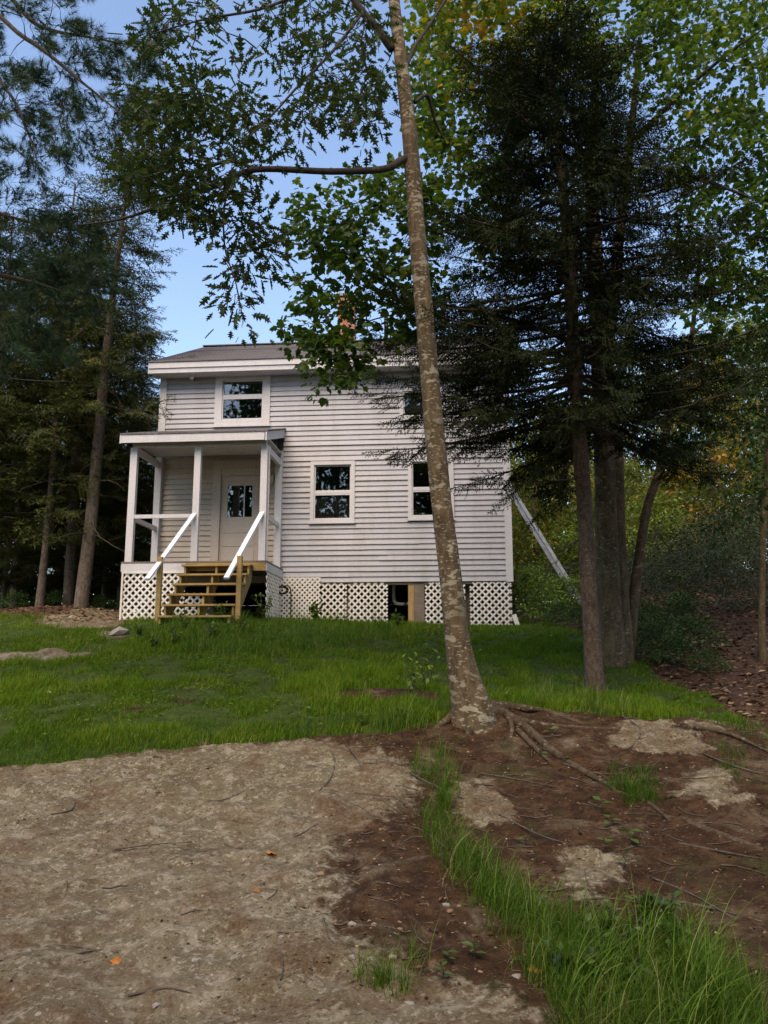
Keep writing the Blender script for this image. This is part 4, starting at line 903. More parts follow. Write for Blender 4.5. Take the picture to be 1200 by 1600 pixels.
# ------------------------------------------------------------------ background broadleaf trees past the ladder
def broadleaf(name, b, h, rad, label, seed, tint, n=190, k=36, zlow=.12, leaf=.19, mat='backleaf', rb=.12, group=None, tmpl=OVAL, spread=.55):
    rs = np.random.default_rng(seed); o = empty(name, b, label=label, cat='tree', group=group)
    lean = rs.normal(0, .3, 2)
    C = trunk_part(o, [b + np.array([lean[0] * s, lean[1] * s, h * .9 * s - .1]) for s in (0, .25, .5, .75, 1)], [rb, rb * .85, rb * .7, rb * .45, .02], 'maplebark', nseg=10, flare=.1, bumps=.03, seed=seed)[0]
    u = rs.random(n); z = zlow + (1 - zlow) * u; prof = np.sin(np.clip((z - zlow) / (1 - zlow), .03, .97) * math.pi) ** .6
    th = rs.uniform(0, 6.28, n); rr = rad * prof * np.sqrt(rs.uniform(.12, 1, n)) * rs.uniform(.7, 1.15, n)
    tg = np.stack([b[0] + rr * np.cos(th), b[1] + rr * np.sin(th), b[2] + h * z], 1); g = Geo()
    ax = colonize([C[10:]], tg, g, .03, .005, 3); tag(local_build(g, 'limb', M['limb'], o), kind='stuff')
    g = Geo(); leaf_cluster_geo(g, tg, ax, tmpl, k, leaf, spread, lambda p: tint + .35 * (fbm(p[:, 0] * .9, p[:, 1] * .9, p[:, 2] * .9, 2, seed) - .5), .35, .4); tag(local_build(g, 'crown', M[mat], o, tints=True), kind='stuff')
    return o
def gp(px, py, d):
    p = at(px, py, d); p[2] = float(gz(p[0], p[1])); return p
bl = [broadleaf('broadleaf_tree', gp(842, 900, 27), 6.6, 2.1, 'yellow-green tree with sunlight tinted into its leaves, rising behind the ladder', 51, .64),  # light yellow-green tint stands in for direct sun on this crown
      broadleaf('broadleaf_tree', gp(930, 900, 31), 7.0, 2.6, 'bushy mid-green tree beyond the maple clump', 52, .56),
      broadleaf('broadleaf_tree', gp(1118, 900, 25), 7.4, 1.7, 'tree with orange autumn leaves on the bank behind the brush', 53, .87, n=80),
      broadleaf('broadleaf_tree', gp(1010, 900, 34), 10.5, 3.0, 'tall green tree between the maple clump and the orange one', 54, .55),
      broadleaf('broadleaf_tree', gp(1190, 900, 30), 10.0, 3.0, 'tall green tree beyond the slender young tree', 55, .5)]
for i, (px, d, sc, h) in enumerate([(800, 30, .8, 0), (890, 28, .75, 1), (985, 26, .6, 1), (1150, 25, .62, 4), (1060, 27, .62, 0), (1215, 26, .8, 4), (905, 34, .9, 0), (1130, 31, .8, 0), (790, 36, 1.0, 1), (1120, 38, 1.2, 3), (1260, 34, 1.1, 4), (960, 42, 1.2, 4), (880, 40, .95, 3), (1330, 28, 1.0, 1), (1300, 42, 1.2, 3), (1050, 46, 1.2, 1)]):
    copy_tree(bl[h], gp(px, 900, d), 1.1 * i + .4, sc, 'green woodland tree in the trees standing behind the house and bank', 'woodland trees behind the bank')

# shrubs; those by the ladder and maple stem carry sunlight in a lighter leaf tint
def shrub(b, w, h, label, seed, tint=.5, n=60, k=26, leaf=.075, mat='shrub', group=None, name='shrub', spread=.2, stems='twig'):
    rs = np.random.default_rng(seed); o = empty(name, b, label=label, cat='shrub', group=group)
    th = rs.uniform(0, 6.28, n); q = rs.random(n); rr = w * np.sqrt(rs.random(n)) * (1 - .55 * q); tg = np.stack([b[0] + rr * np.cos(th), b[1] + rr * np.sin(th), b[2] + h * (.12 + .88 * q)], 1)
    g = Geo(); C = [b + np.array([0, 0, z]) for z in np.linspace(0, h * .5, 5)]; ax = colonize([np.array(C)], tg, g, .012, .003, 3); tag(local_build(g, 'stem', M[stems], o), kind='stuff')
    g = Geo(); leaf_cluster_geo(g, tg, ax, OVAL, k, leaf, spread, lambda p: tint + .5 * (fbm(p[:, 0] * 3, p[:, 1] * 3, p[:, 2] * 3, 2, seed) - .5), .15, .5); tag(local_build(g, 'crown', M[mat], o, tints=True), kind='stuff'); return o
shrub(gp(835, 950, 18.9), .75, 1.25, 'bright green leafy shrub with sunlight tinted into its leaves, against the house corner below the ladder', 61, .9, 110)
shrub(gp(880, 940, 20.5), .9, 1.0, 'low green shrub at the foot of the ladder', 62, .85, 90)
sh2 = shrub(gp(900, 900, 24.5), 1.5, 2.6, 'tall rounded shrub behind the ladder foot', 63, .95, 110, 30, .09, spread=.3)  # leaf tint raised in place of sunlight, as on its neighbours
shrub(gp(1035, 960, 24), 1.6, 2.8, 'lime green leafy shrub with sunlight tinted into its leaves, seen past the leaning maple stem', 64, 1.0, 90, 30, .10, spread=.3)
bsh = shrub(gp(1080, 930, 17.5), 1.5, 1.3, 'dark grey-green brush bush at the top of the littered bank', 65, .45, 120, 26, .06, 'brush', stems='deadtwig')
for i, (px, d, sc) in enumerate([(1150, 17.0, 1.0), (1010, 18.5, .9), (1215, 16, 1.0), (1120, 20, 1.2), (1190, 20.5, 1.3), (1060, 21, 1.2), (1100, 23, 1.5), (1160, 24, 1.6), (1230, 23, 1.6), (1020, 24, 1.4), (905, 23, 1.1), (860, 24, 1.2), (960, 20.5, 1.0), (1270, 18, 1.1)]):
    copy_tree(bsh, gp(px, 930, d), i * 1.9, sc, 'grey-green brush bush in the thicket along the bank', 'brush bushes along the bank')
us = shrub(gp(1020, 1040, 13.6), .55, .55, 'dark leafy undergrowth bush beside the maple clump base', 66, .25, 60, 22, .06)
for i, (px, py, d, sc) in enumerate([(1050, 1045, 13.0, .9), (1085, 1040, 14, 1.0), (1010, 1000, 15, 1.1), (1060, 1000, 15.5, 1.2), (1110, 1060, 12.6, .6), (905, 965, 16.5, .8), (870, 965, 17.4, .8)]):
    copy_tree(us, gp(px, py, d), i * 2.1, sc, 'small undergrowth bush along the edge of the lawn and bank', 'undergrowth bushes along the lawn edge')
# low woodland plants at the edge of the spruce woods
for i, (px, py, d, sc) in enumerate([(20, 945, 19.8, .7), (85, 942, 20, .6), (160, 940, 20.5, .6), (-20, 950, 19, .8), (200, 935, 21.5, .8), (30, 940, 24, 1.9), (75, 940, 25, 2.0), (120, 940, 24.5, 1.9), (165, 940, 25, 2.1), (205, 940, 26, 2.0), (-10, 940, 25, 2.0), (50, 940, 28, 2.4), (140, 940, 28, 2.4)]):
    copy_tree(us, gp(px, py, d), i * 1.7, sc, 'small weedy bush under the spruces at the edge of the woods', 'weedy bushes under the spruces')

# woods that close the clearing behind the camera (they shade it and show in the panes), and the far woods behind
def woods(name, label, spots, seed, mat, leaf=.5):
    rs = np.random.default_rng(seed); fol, wood = Geo(), Geo()
    for (x, y, h, rad, n) in spots:
        b = np.array([x, y, float(gz(x, y))]); wood.tube([b - (0, 0, .2), b + (rs.normal(0, .2), 0, h * .5), b + (rs.normal(0, .3), 0, h * .95)], [.2, .15, .03], 8)
        q = rs.random(n); z = .02 + .98 * q; r_ = rad * (np.sin(np.clip(q, .04, .96) * math.pi) ** .5) * np.sqrt(rs.random(n)); th = rs.uniform(0, 6.28, n)
        pos = b + np.stack([r_ * np.cos(th), r_ * np.sin(th), h * z], 1); m = len(pos)
        V, T, tt = stamp(CHIP[0], CHIP[1], pos, rs.normal(size=(m, 3)), rs.normal(size=(m, 3)) + np.array([0, 0, .4]), leaf * rs.uniform(.5, 1.2, m), np.clip(rs.normal(.3, .2, m), 0, .7)); fol.add(V, T, tint=tt)
    o = fol.build(name, M[mat], tints=True); tag(o, label, 'woods', kind='stuff')
    t_ = wood.build('trunks', M['maplebark'], o); tag(t_, kind='stuff')
rs = np.random.default_rng(5)
woods('woodland', 'woodland closing the clearing across from the house', [(x + rs.normal(0, .8), -22 + rs.normal(0, 1.8), rs.uniform(23, 29), rs.uniform(2.8, 3.8), 3200) for x in np.arange(-30, 31, 3.0)] + [(x + rs.normal(0, .8), -29 + rs.normal(0, 1.5), rs.uniform(24, 30), 3.4, 1700) for x in np.arange(-32, 33, 4.0)], 5, 'young')
woods('far_woodland', 'distant dark woods behind the spruces and the house', [(x + rs.normal(0, 1.5), 52 + rs.normal(0, 3) - .004 * x * x, rs.uniform(7, 12), rs.uniform(2.6, 3.6), 700) for x in np.arange(-46, 60, 3.6)] + [(x + rs.normal(0, 1), 40 + rs.normal(0, 2), rs.uniform(5, 8), rs.uniform(2.4, 3.2), 700) for x in np.arange(3, 46, 3.0)], 6, 'spruceleft', .6)

# ------------------------------------------------------------------ grass
def blades(pos, h, w, lean, az, segs, tint, curl=1.0):
    """thin tapering bent blades as one array"""
    n = len(pos); k = np.arange(segs + 1) / segs; d = np.stack([np.cos(az), np.sin(az), np.zeros(n)], 1); sd = np.stack([-np.sin(az + .6), np.cos(az + .6), np.zeros(n)], 1)
    ang = lean[:, None] * (k[None] ** curl)
    st = h[:, None] / segs; hx = np.concatenate([np.zeros((n, 1)), np.cumsum(np.sin(ang[:, 1:]) * st, 1)], 1); hz = np.concatenate([np.zeros((n, 1)), np.cumsum(np.cos(ang[:, 1:]) * st, 1)], 1)
    C = pos[:, None] + d[:, None] * hx[..., None] + np.array([0, 0, 1.0]) * hz[..., None]
    ww = w[:, None] * (1 - k[None]) ** .7 * .5
    Lf = C[:, :-1] - sd[:, None] * ww[:, :-1, None]; Rt = C[:, :-1] + sd[:, None] * ww[:, :-1, None]
    V = np.concatenate([np.stack([Lf, Rt], 2).reshape(n, -1, 3), C[:, -1:]], 1); m = 2 * segs + 1
    T = []
    for i in range(segs - 1): T += [(2 * i, 2 * i + 1, 2 * i + 3), (2 * i, 2 * i + 3, 2 * i + 2)]
    T.append((2 * segs - 2, 2 * segs - 1, 2 * segs)); T = np.array(T)
    return V.reshape(-1, 3), (T[None] + (np.arange(n) * m)[:, None, None]).reshape(-1, 3), np.repeat(tint, m)
def scatter(n, x0, x1, y0, y1, mask, thr=.5):
    x, y = rng.uniform(x0, x1, n), rng.uniform(y0, y1, n); k = gmask(mask, x, y) > rng.uniform(thr - .25, thr + .25, n); x, y = x[k], y[k]
    return np.stack([x, y, gz(x, y) - .01], 1)
def in_house(p):
    q = p - HO; u = q @ HU; w_ = q @ HW; return (u > -.02) & (u < 8.2) & (w_ > .05) | ((u > 5.15) & (u < 8.2) & (w_ > -1.6) & (w_ < .1))
gp_ = np.vstack([scatter(195000, -5.5, 5.5, 7.2, 11.5, grassf), scatter(130000, -8.5, 7, 11.5, 15.5, grassf), scatter(78000, -9.5, 7, 15.5, 20.5, grassf)])
gp_ = gp_[~in_house(gp_)]
X_, Y_ = gp_[:, 0], gp_[:, 1]; pn1 = fbm(X_ * .8, Y_ * .8, 0, 3, 41); pn2 = fbm(X_ * 2.6, Y_ * 2.6, 0, 3, 42); n = len(gp_)
keep = rng.random(n) < np.clip((pn2 - .32) * 5, .06, 1); gp_, pn1, pn2 = gp_[keep], pn1[keep], pn2[keep]; n = len(gp_)
h = (.035 + .06 * sstep(.35, .7, pn1) + .05 * sstep(.4, .7, pn2)) * rng.uniform(.5, 1.35, n)
tint = np.clip(.30 + .55 * (pn1 - .5) + .5 * (pn2 - .5) + rng.normal(0, .13, n), 0, .9); tint = np.where(rng.random(n) < .03 + .14 * sstep(.52, .68, fbm(gp_[:, 0] * 1.3, gp_[:, 1] * 1.3, 0, 3, 47)), rng.uniform(.82, 1, n), tint)
w = .0046 + .00046 * gp_[:, 1] * rng.uniform(.7, 1.3, n)
V, T, tt = blades(gp_, h, w, np.abs(rng.normal(.55, .35, n)), rng.uniform(0, 6.28, n), 2, tint)
tag(np_obj('lawn_grass', V, [T], M['grass'], tint=tt), 'short green lawn grass covering the slope below the house', 'grass', kind='stuff')
p = scatter(9000, -7, 6, 7.3, 16, grassf); p = p[fbm(p[:, 0] * 2, p[:, 1] * 2, 0, 2, 53) > .52]; n = len(p); az = rng.uniform(0, 6.28, n)
V, T, tt = stamp(OVAL[0], OVAL[1], p + np.column_stack([np.zeros((n, 2)), rng.uniform(.03, .10, n)]), np.stack([np.cos(az), np.sin(az), rng.normal(.1, .2, n)], 1), np.array([0, 0, 1.]) + rng.normal(0, .35, (n, 3)), rng.uniform(.025, .07, n), np.clip(rng.normal(.5, .2, n), 0, 1))
tag(np_obj('clover', V, [T], M['shrub'], tint=tt), 'low clover and weed leaves mixed through the lawn', 'clover', kind='stuff')
def px_scatter(poly, n, jitter=.03):
    """ground points under a photo-pixel outline"""
    xs, ys = [p[0] for p in poly], [p[1] for p in poly]; x = rng.uniform(min(xs), max(xs), n * 3); y = rng.uniform(min(ys), max(ys), n * 3); k = inpoly(x, y, poly); x, y = x[k][:n], y[k][:n]
    d = np.linspace(3, 22, 500); o = []
    for a_, b_ in zip(x, y):
        r_ = at(a_, b_, 1.0) - np.array([0, 0, EYE]); P = r_[None] * d[:, None] + np.array([0, 0, EYE]); hh_ = P[:, 2] - gz(P[:, 0], P[:, 1]); q = np.argmax(hh_ < 0); o.append(P[q])
    o = np.array(o); o[:, :2] += rng.normal(0, jitter, (len(o), 2)); o[:, 2] = gz(o[:, 0], o[:, 1]) - .01; return o
def clumped(c, per, rad):
    p = np.repeat(c, per, 0); p[:, :2] += rng.normal(0, rad, (len(p), 2)); p[:, 2] = gz(p[:, 0], p[:, 1]) - .01; return p
V_, T_, t_, nn = [], [], [], 0
def addb(r):
    global nn
    V_.append(r[0]); T_.append(r[1] + nn); t_.append(r[2]); nn += len(r[0])
STRIP = [(645, 1235), (690, 1225), (705, 1280), (760, 1350), (850, 1425), (940, 1490), (1040, 1470), (1110, 1520), (1165, 1600), (1165, 1680), (900, 1680), (880, 1580), (800, 1480), (720, 1390), (665, 1300)]
p = px_scatter(STRIP, 420); p = p[fbm(p[:, 0] * 3.2, p[:, 1] * 3.2, 0, 2, 88) > .47]; p = clumped(p, 26, .05); n = len(p)
addb(blades(p, rng.uniform(.10, .42, n) * rng.uniform(.6, 1, n), rng.uniform(.0025, .0065, n), np.abs(rng.normal(1.25, .55, n)), rng.uniform(0, 6.28, n), 5, np.clip(rng.normal(.45, .2, n), 0, 1), 1.2))
p = clumped(px_scatter([(860, 1470), (1000, 1440), (1120, 1505), (1180, 1600), (1180, 1670), (890, 1670)], 110), 24, .055); n = len(p)
addb(blades(p, rng.uniform(.10, .36, n), rng.uniform(.003, .007, n), np.abs(rng.normal(1.3, .5, n)), rng.uniform(0, 6.28, n), 5, np.clip(rng.normal(.4, .2, n), 0, 1), 1.2))
p = clumped(px_scatter([(645, 1190), (690, 1170), (715, 1230), (690, 1260), (650, 1260)], 14), 20, .03); n = len(p)
addb(blades(p, rng.uniform(.12, .32, n), rng.uniform(.004, .007, n), np.abs(rng.normal(.7, .4, n)), rng.uniform(0, 6.28, n), 4, np.clip(rng.normal(.5, .2, n), 0, 1)))
p = clumped(px_scatter([(955, 1200), (1010, 1215), (1030, 1260), (990, 1262), (940, 1225)], 30), 40, .04); n = len(p)
addb(blades(p, rng.uniform(.06, .16, n), rng.uniform(.003, .005, n), np.abs(rng.normal(.9, .4, n)), rng.uniform(0, 6.28, n), 3, np.clip(rng.normal(.25, .15, n), 0, 1)))
p = clumped(px_scatter([(560, 1140), (710, 1100), (700, 1128), (600, 1150)], 46), 16, .05); n = len(p)
addb(blades(p, rng.uniform(.08, .34, n), rng.uniform(.004, .008, n), np.abs(rng.normal(.6, .4, n)), rng.uniform(0, 6.28, n), 4, np.clip(rng.normal(.5, .22, n), 0, 1)))
p = clumped(px_scatter([(-50, 1205), (300, 1170), (560, 1148), (560, 1120), (300, 1135), (-50, 1165)], 240), 26, .07); n = len(p)
addb(blades(p, rng.uniform(.05, .17, n), rng.uniform(.003, .005, n), np.abs(rng.normal(.8, .4, n)), rng.uniform(0, 6.28, n), 3, np.clip(rng.normal(.38, .2, n), 0, 1)))
p = clumped(px_scatter([(240, 972), (440, 965), (620, 980), (620, 1000), (420, 1030), (240, 1020)], 170), 22, .08); n = len(p); p = p[~in_house(p)]; n = len(p)
addb(blades(p, rng.uniform(.12, .36, n), rng.uniform(.006, .011, n), np.abs(rng.normal(.6, .4, n)), rng.uniform(0, 6.28, n), 3, np.clip(rng.normal(.5, .2, n), 0, 1)))
p = clumped(px_scatter([(810, 1070), (880, 1075), (1000, 1110), (1000, 1122), (830, 1105)], 60), 18, .06); n = len(p)
addb(blades(p, rng.uniform(.10, .32, n), rng.uniform(.004, .007, n), np.abs(rng.normal(.8, .4, n)), rng.uniform(0, 6.28, n), 4, np.clip(rng.normal(.6, .25, n), 0, 1)))
p = clumped(px_scatter([(570, 1480), (660, 1500), (650, 1570), (580, 1550)], 6), 24, .03); n = len(p)
addb(blades(p, rng.uniform(.10, .26, n), rng.uniform(.003, .006, n), np.abs(rng.normal(1.0, .4, n)), rng.uniform(0, 6.28, n), 5, np.clip(rng.normal(.6, .2, n), 0, 1)))
for poly, m_ in (([(1080, 1110), (1190, 1140), (1200, 1170), (1120, 1130)], 26), ([(1100, 1165), (1160, 1185), (1150, 1220), (1100, 1200)], 8)):
    p = clumped(px_scatter(poly, m_), 24, .05); n = len(p); addb(blades(p, rng.uniform(.05, .18, n), rng.uniform(.003, .006, n), np.abs(rng.normal(.8, .4, n)), rng.uniform(0, 6.28, n), 3, np.clip(rng.normal(.4, .2, n), 0, 1)))
p = clumped(px_scatter(STRIP, 90), 12, .05); n = len(p)
addb(blades(p, rng.uniform(.10, .28, n), rng.uniform(.003, .005, n), np.abs(rng.normal(1.7, .5, n)), rng.uniform(0, 6.28, n), 4, rng.uniform(.9, 1, n), 1.0))
p = clumped(px_scatter(STRIP, 60), 4, .03); n = len(p)
addb(blades(p, rng.uniform(.35, .60, n), rng.uniform(.004, .0075, n), np.abs(rng.normal(1.5, .4, n)), rng.uniform(0, 6.28, n), 7, np.clip(rng.normal(.75, .15, n), 0, 1), 1.3))
tag(np_obj('tall_grass', np.vstack(V_), [np.vstack(T_)], M['tallgrass'], tint=np.concatenate(t_)), 'long arching grass in tufts along the dirt gully and lawn edges', 'grass', kind='stuff')

# ------------------------------------------------------------------ litter, twigs, stones, leaves, seedlings
def flat_scatter(pos, tmpl, size, tint, tilt=.35, lift=.006):
    n = len(pos); az = rng.uniform(0, 6.28, n); X = np.stack([np.cos(az), np.sin(az), rng.normal(0, .15, n)], 1); N = unit(np.array([0, -.1, 1.]) + rng.normal(0, tilt, (n, 3)))
    return stamp(tmpl[0], tmpl[1], pos + np.array([0, 0, lift]), X, N, size, tint)
NEEDLE = (np.array([(0, -.03, 0), (0, .03, 0), (1, 0, .05)]), np.array([(0, 1, 2)]))
g = Geo()
dirt = 1 - np.clip(rockf + grassf, 0, 1)
p = scatter(60000, -5, 6.5, 3, 10.5, dirt, .4); n = len(p); g.add(*(lambda r: (r[0], r[1], None, r[2]))(flat_scatter(p, CHIP, .010 + .034 * rng.random(n) ** 2.0, rng.random(n) ** .8)))
p = scatter(80000, -5, 6.5, 3, 10.5, dirt, .4); n = len(p); g.add(*(lambda r: (r[0], r[1], None, r[2]))(flat_scatter(p, NEEDLE, rng.uniform(.03, .10, n), rng.random(n))))
p = scatter(50000, -5, 4, 3, 9, rockf, .6); k = fbm(p[:, 0] * 1.1, p[:, 1] * 1.1, 0, 4, 61) > .56; p = p[k]; n = len(p); g.add(*(lambda r: (r[0], r[1], None, r[2]))(flat_scatter(p, NEEDLE, rng.uniform(.03, .09, n), rng.random(n) * .8)))
p = scatter(30000, -5, 4, 3, 9, rockf, .6); k = fbm(p[:, 0] * 1.1, p[:, 1] * 1.1, 0, 4, 61) > .50; p = p[k]; n = len(p); g.add(*(lambda r: (r[0], r[1], None, r[2]))(flat_scatter(p, CHIP, rng.uniform(.01, .035, n), rng.random(n))))
p = scatter(26000, 4, 14, 9.5, 24, 1 - grassf, .4); n = len(p); g.add(*(lambda r: (r[0], r[1], None, r[2]))(flat_scatter(p, OVAL, rng.uniform(.05, .13, n), rng.random(n) ** 1.2, .5, .015)))
p = scatter(9000, -12, -2, 17, 26, 1 - grassf, .4); n = len(p); g.add(*(lambda r: (r[0], r[1], None, r[2]))(flat_scatter(p, OVAL, rng.uniform(.05, .12, n), rng.random(n), .5, .015)))
tag(g.build('leaf_litter', M['litter'], tints=True), 'brown needles and crumbled leaf litter over dirt and ledge', 'leaf litter', kind='stuff')
g = Geo(); p = np.vstack([scatter(420, -1, 6, 3.5, 10, dirt, .4), scatter(70, -4.5, 2, 3.5, 9, rockf, .6)])
for q in p:
    az = rng.uniform(0, 6.28); L = rng.uniform(.06, .35); e = np.array([math.cos(az), math.sin(az)]); k_ = np.linspace(0, 1, 4); b_ = rng.normal(0, .12) * L
    xy = q[None, :2] + e[None] * (L * k_)[:, None] + np.array([-e[1], e[0]])[None] * (b_ * np.sin(k_ * 3.1))[:, None]; C = np.column_stack([xy, gz(xy[:, 0], xy[:, 1]) + .006]); g.tube(C, np.linspace(.005, .002, 4) * rng.uniform(.6, 1.3), 4, False)
tag(g.build('twig_litter', M['deadtwig']), 'scattered thin twigs and rootlets over the dirt', 'twigs', kind='stuff')
# gravel crumbs on the ledge
ST = []
for k_ in range(3):
    bm = bmesh.new(); bmesh.ops.create_icosphere(bm, subdivisions=1, radius=1)
    for v_ in bm.verts: v_.co *= random.uniform(.7, 1.2); v_.co.z *= .6
    me = bpy.data.meshes.new('stone'); bm.to_mesh(me); bm.free(); me.materials.append(M['stone']); ST.append(me)
sv = np.array([v_.co[:] for v_ in ST[0].vertices]); sf = np.array([list(q.vertices) for q in ST[0].polygons])
p = scatter(1500, -4.5, 5.5, 3.1, 9, 1 - grassf, .5); n = len(p); r3 = flat_scatter(p, (sv, sf), rng.uniform(.004, .014, n), rng.random(n), .3, .004)
tag(np_obj('gravel', r3[0], [r3[1]], M['stone']), 'small gravel crumbs strewn over the ledge and dirt', 'gravel', kind='stuff')
def stone(px, py, r_, label, group=None):
    q = on_ground(px, py); o = bpy.data.objects.new('stone', ST[int(px) % 3]); link(o); o.location = tuple(q + (0, 0, r_ * .15)); o.scale = (r_, r_ * .8, r_ * .8); o.rotation_euler = (0, 0, px); tag(o, label, 'stone', group)
for a_ in [(549, 1446, .035), (612, 1497, .03), (806, 1528, .035), (697, 1415, .03), (305, 1502, .028), (245, 1572, .03), (440, 1465, .025), (585, 1445, .02), (640, 1570, .03), (60, 1588, .03), (130, 1340, .02), (552, 1496, .022)]:
    stone(*a_, 'small pale loose stone lying on the ledge and dirt', 'loose stones on the ledge')
stone(186, 991, .20, 'flat grey stone set in the lawn below the porch lattice'); stone(112, 966, .12, 'rounded stone beside the rock outcrop near the spruce trunks')
def fallen(px, py, s_, label, mat, tm=MAPLE, group=None):
    q = on_ground(px, py); r_ = flat_scatter(np.zeros((1, 3)), tm, np.array([s_]), np.array([rng.random()]), .25, .015); o = np_obj('fallen_leaf', r_[0], [r_[1]], M[mat], tint=r_[2], loc=q); tag(o, label, 'leaf', group)
fallen(416, 1334, .085, 'curled orange leaf alone on the bare ledge', 'orange'); fallen(828, 1522, .09, 'orange leaf beside the long grass at the gully', 'orange')
fallen(188, 1506, .06, 'small yellow-orange leaf in needles low on the ledge', 'orange'); fallen(405, 1394, .05, 'small orange leaf on the dirt margin of the ledge', 'orange')
for q in [(495, 1372), (90, 1262), (700, 1432), (670, 1455), (730, 1172), (745, 1188), (770, 1160), (690, 1405), (1050, 1110), (1010, 1225), (640, 1172), (905, 1300), (860, 1480), (330, 1200), (238, 1185)]:
    fallen(*q, .075, 'dry brown leaf fallen on the dirt and ledge', 'litter', OAK, 'dry leaves on the ground')
def twig(pts, r_, label, group=None, mat='deadtwig', lift=.012):
    P = []
    for q in pts: a_ = on_ground(*q); a_[2] += lift; P.append(a_)
    C = smooth_path(P, 5); o = np.array(C[0]); g = Geo(); g.tube(C - o, lerp_r([r_, r_ * .8, r_ * .3], len(C)), 6); tag(g.build('fallen_twig', M[mat], smooth=True, loc=o), label, 'twig', group)
for pts, r_ in [([(505, 1160), (522, 1185), (518, 1215), (498, 1238)], .010), ([(540, 1165), (560, 1190), (565, 1215)], .010), ([(750, 1210), (820, 1222), (870, 1232)], .008), ([(640, 1210), (700, 1240), (760, 1262)], .008), ([(950, 1225), (1000, 1222), (1045, 1215)], .009),
                ([(780, 1275), (850, 1310), (930, 1330)], .008), ([(1020, 1375), (1080, 1400), (1150, 1440)], .008), ([(970, 1120), (1000, 1140), (990, 1165), (960, 1180)], .009), ([(1060, 1320), (1110, 1330), (1190, 1345)], .010), ([(180, 1330), (240, 1322), (300, 1318)], .006),
                ([(100, 1500), (150, 1488), (185, 1492)], .006), ([(80, 1275), (110, 1268), (118, 1255)], .008), ([(200, 1560), (260, 1548), (300, 1556)], .006), ([(880, 1195), (930, 1210), (990, 1212)], .008), ([(1100, 1180), (1150, 1200), (1210, 1215)], .010), ([(700, 1330), (660, 1300), (620, 1290)], .007)]:
    twig(pts, r_, 'thin dead twig lying on the dirt and ledge', 'fallen twigs')
twig([(1085, 1140), (1140, 1150), (1205, 1180)], .028, 'weathered fallen branch along the rocky mound', mat='root', lift=.02)
twig([(1042, 1410), (1100, 1420), (1150, 1432)], .013, 'pale broken stick on the brown dirt slope')
def seedling(px, py, h, nl, s_, label, group, tint=.6, tm=OVAL, mat='young'):
    q = on_ground(px, py); o = empty('seedling', q, label=label, cat='plant', group=group); g = Geo(); g.tube([(0, 0, -.01), (.01, 0, h * .5), (0, .01, h)], [.004, .003, .002], 4); g.build('stem', M['twig'], o)
    m = nl; az = rng.uniform(0, 6.28) + np.arange(m) * 2.4; z = h * (.45 + .55 * np.arange(m) / max(1, m - 1)); X = np.stack([np.cos(az), np.sin(az), rng.normal(.1, .15, m)], 1); N = np.array([0, 0, 1.]) + rng.normal(0, .3, (m, 3))
    for i in range(m):
        V, T, tt = stamp(tm[0], tm[1], np.array([[0, 0, z[i]]]), X[i:i + 1], N[i:i + 1], s_ * rng.uniform(.7, 1.15), np.clip(rng.normal(tint, .15), 0, 1)); np_obj('leaf', V, [T], M[mat], o, tint=tt)
for (x, y, h, k_, s_) in [(722, 1166, .10, 4, .07), (655, 1150, .10, 4, .06), (880, 1190, .09, 4, .07), (845, 1182, .08, 3, .06), (940, 1272, .10, 5, .07), (925, 1252, .08, 4, .06), (955, 1292, .08, 4, .06), (985, 1320, .10, 4, .08), (820, 1322, .07, 3, .06), (975, 1355, .08, 3, .06), (945, 1330, .09, 4, .06),
                          (1050, 1250, .06, 3, .05), (700, 1510, .07, 5, .05), (740, 1500, .08, 6, .05), (690, 1530, .06, 4, .05), (1000, 1100, .09, 4, .07), (860, 1148, .08, 3, .07), (565, 1135, .14, 6, .07), (625, 1128, .16, 6, .07), (480, 1140, .14, 5, .07), (1060, 1095, .10, 4, .06)]:
    seedling(x, y, h, k_, s_ * 1.35, 'little green seedling with a few rounded leaves on the dirt', 'seedlings on the dirt', .95)
def weed(px, py, h, n_, s_, label, group=None, tint=.55):
    q = on_ground(px, py); o = empty('weed', q, label=label, cat='plant', group=group); g, f = Geo(), Geo()
    for i in range(n_):
        az = rng.uniform(0, 6.28); L = h * rng.uniform(.6, 1.1); e = np.array([math.cos(az) * L * .4, math.sin(az) * L * .4, L]); g.tube([(0, 0, -.02), e * .5 + (0, 0, .08 * L), e], [.007, .005, .002], 4)
        m = 9; c = e[None] * np.linspace(.3, 1, m)[:, None]; V, T, tt = stamp(OVAL[0], OVAL[1], c, rdir(m) + np.array([0, 0, -.1]), np.array([0, 0, 1.]) + rng.normal(0, .3, (m, 3)), s_ * rng.uniform(.6, 1.2, m), np.clip(rng.normal(tint, .2, m), 0, 1)); f.add(V, T, tint=tt)
    tag(g.build('stem', M['twig'], o), kind='stuff'); tag(f.build('foliage', M['shrub'], o, tints=True), kind='stuff')
weed(432, 962, .75, 7, .15, 'tall broad-leaved weed growing against the porch side lattice'); weed(492, 972, .4, 9, .14, 'low dark-leaved weed in front of the skirting lattice')
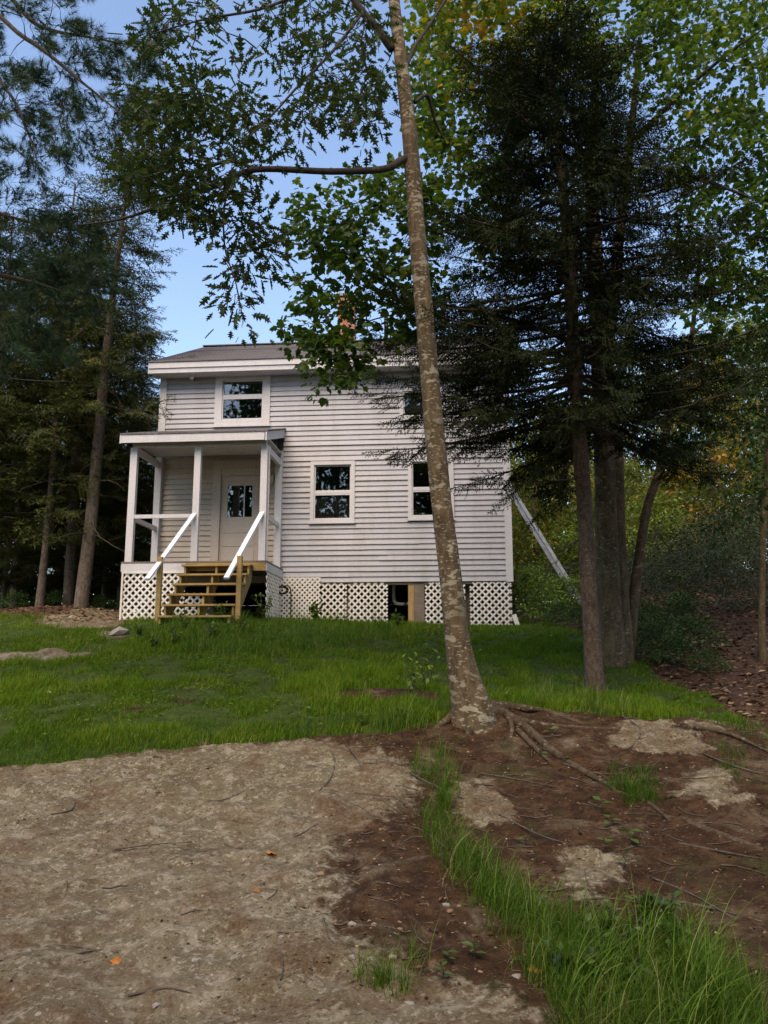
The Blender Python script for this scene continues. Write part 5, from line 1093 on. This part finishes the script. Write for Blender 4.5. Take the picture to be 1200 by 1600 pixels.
weed(410, 970, .55, 8, .10, 'leafy weed at the foot of the steps by the newel post'); weed(622, 980, .3, 9, .10, 'spiky low weed below the open skirt bay')
weed(345, 970, .35, 8, .08, 'weeds growing through the lowest step treads')
for q in [(290, 985), (330, 1000), (220, 1000), (240, 1015), (275, 1008), (380, 990)]:
    weed(*q, .28, 8, .07, 'small leafy weed clump in the lawn before the steps', 'weed clumps in the lawn before the steps')
for q in [(650, 1085), (668, 1075)]:
    weed(*q, .45, 4, .10, 'upright light green weed standing in the lawn near the oak', 'upright weeds near the oak', .9)
for q in [(905, 1500), (940, 1475), (965, 1520), (1000, 1490), (1040, 1455), (930, 1545), (985, 1560), (1060, 1500), (1010, 1445), (880, 1540)]:
    weed(*q, .17, 9, .065, 'low broad-leaved weed among the long grass in the gully', 'weeds among the gully grass', .35)
def tuft(px, py, n_, L, label):
    q = on_ground(px, py); p = np.repeat(np.array([[0, 0, -.01]]), n_, 0) + np.column_stack([rng.normal(0, .02, (n_, 2)), np.zeros(n_)])
    V, T, tt = blades(p, rng.uniform(.5, 1.1, n_) * L, rng.uniform(.004, .008, n_), np.abs(rng.normal(1.35, .5, n_)), rng.uniform(0, 6.28, n_), 7, np.clip(rng.normal(.55, .18, n_), 0, .95), 1.1)
    tag(np_obj('grass_tuft', V, [T], M['tallgrass'], tint=tt, loc=q), label, 'grass tuft')
tuft(1078, 1560, 170, .42, 'big arching grass tuft at the low end of the gully beside brown dirt'); tuft(1120, 1590, 90, .36, 'arching grass tuft beside the big one at the gully end')
tuft(600, 1540, 40, .26, 'thin sprawling grass tuft on the ledge margin'); tuft(695, 1265, 110, .32, 'upright grass tuft at the head of the gully below the oak'); tuft(985, 1240, 130, .17, 'short dark green grass tuft beside the long root')
g = Geo(); q = on_ground(945, 1080); C = smooth_path([(0, 0, 0), (.02, 0, .15), (.10, 0, .20), (.16, 0, .08), (.22, -.1, -.02)], 6); g.tube(C, lerp_r([.006, .005, .003], len(C)), 5); tag(g.build('bent_twig', M['deadtwig'], smooth=True, loc=q), 'bent bare twig arching up beside the slim spruce trunk', 'twig')
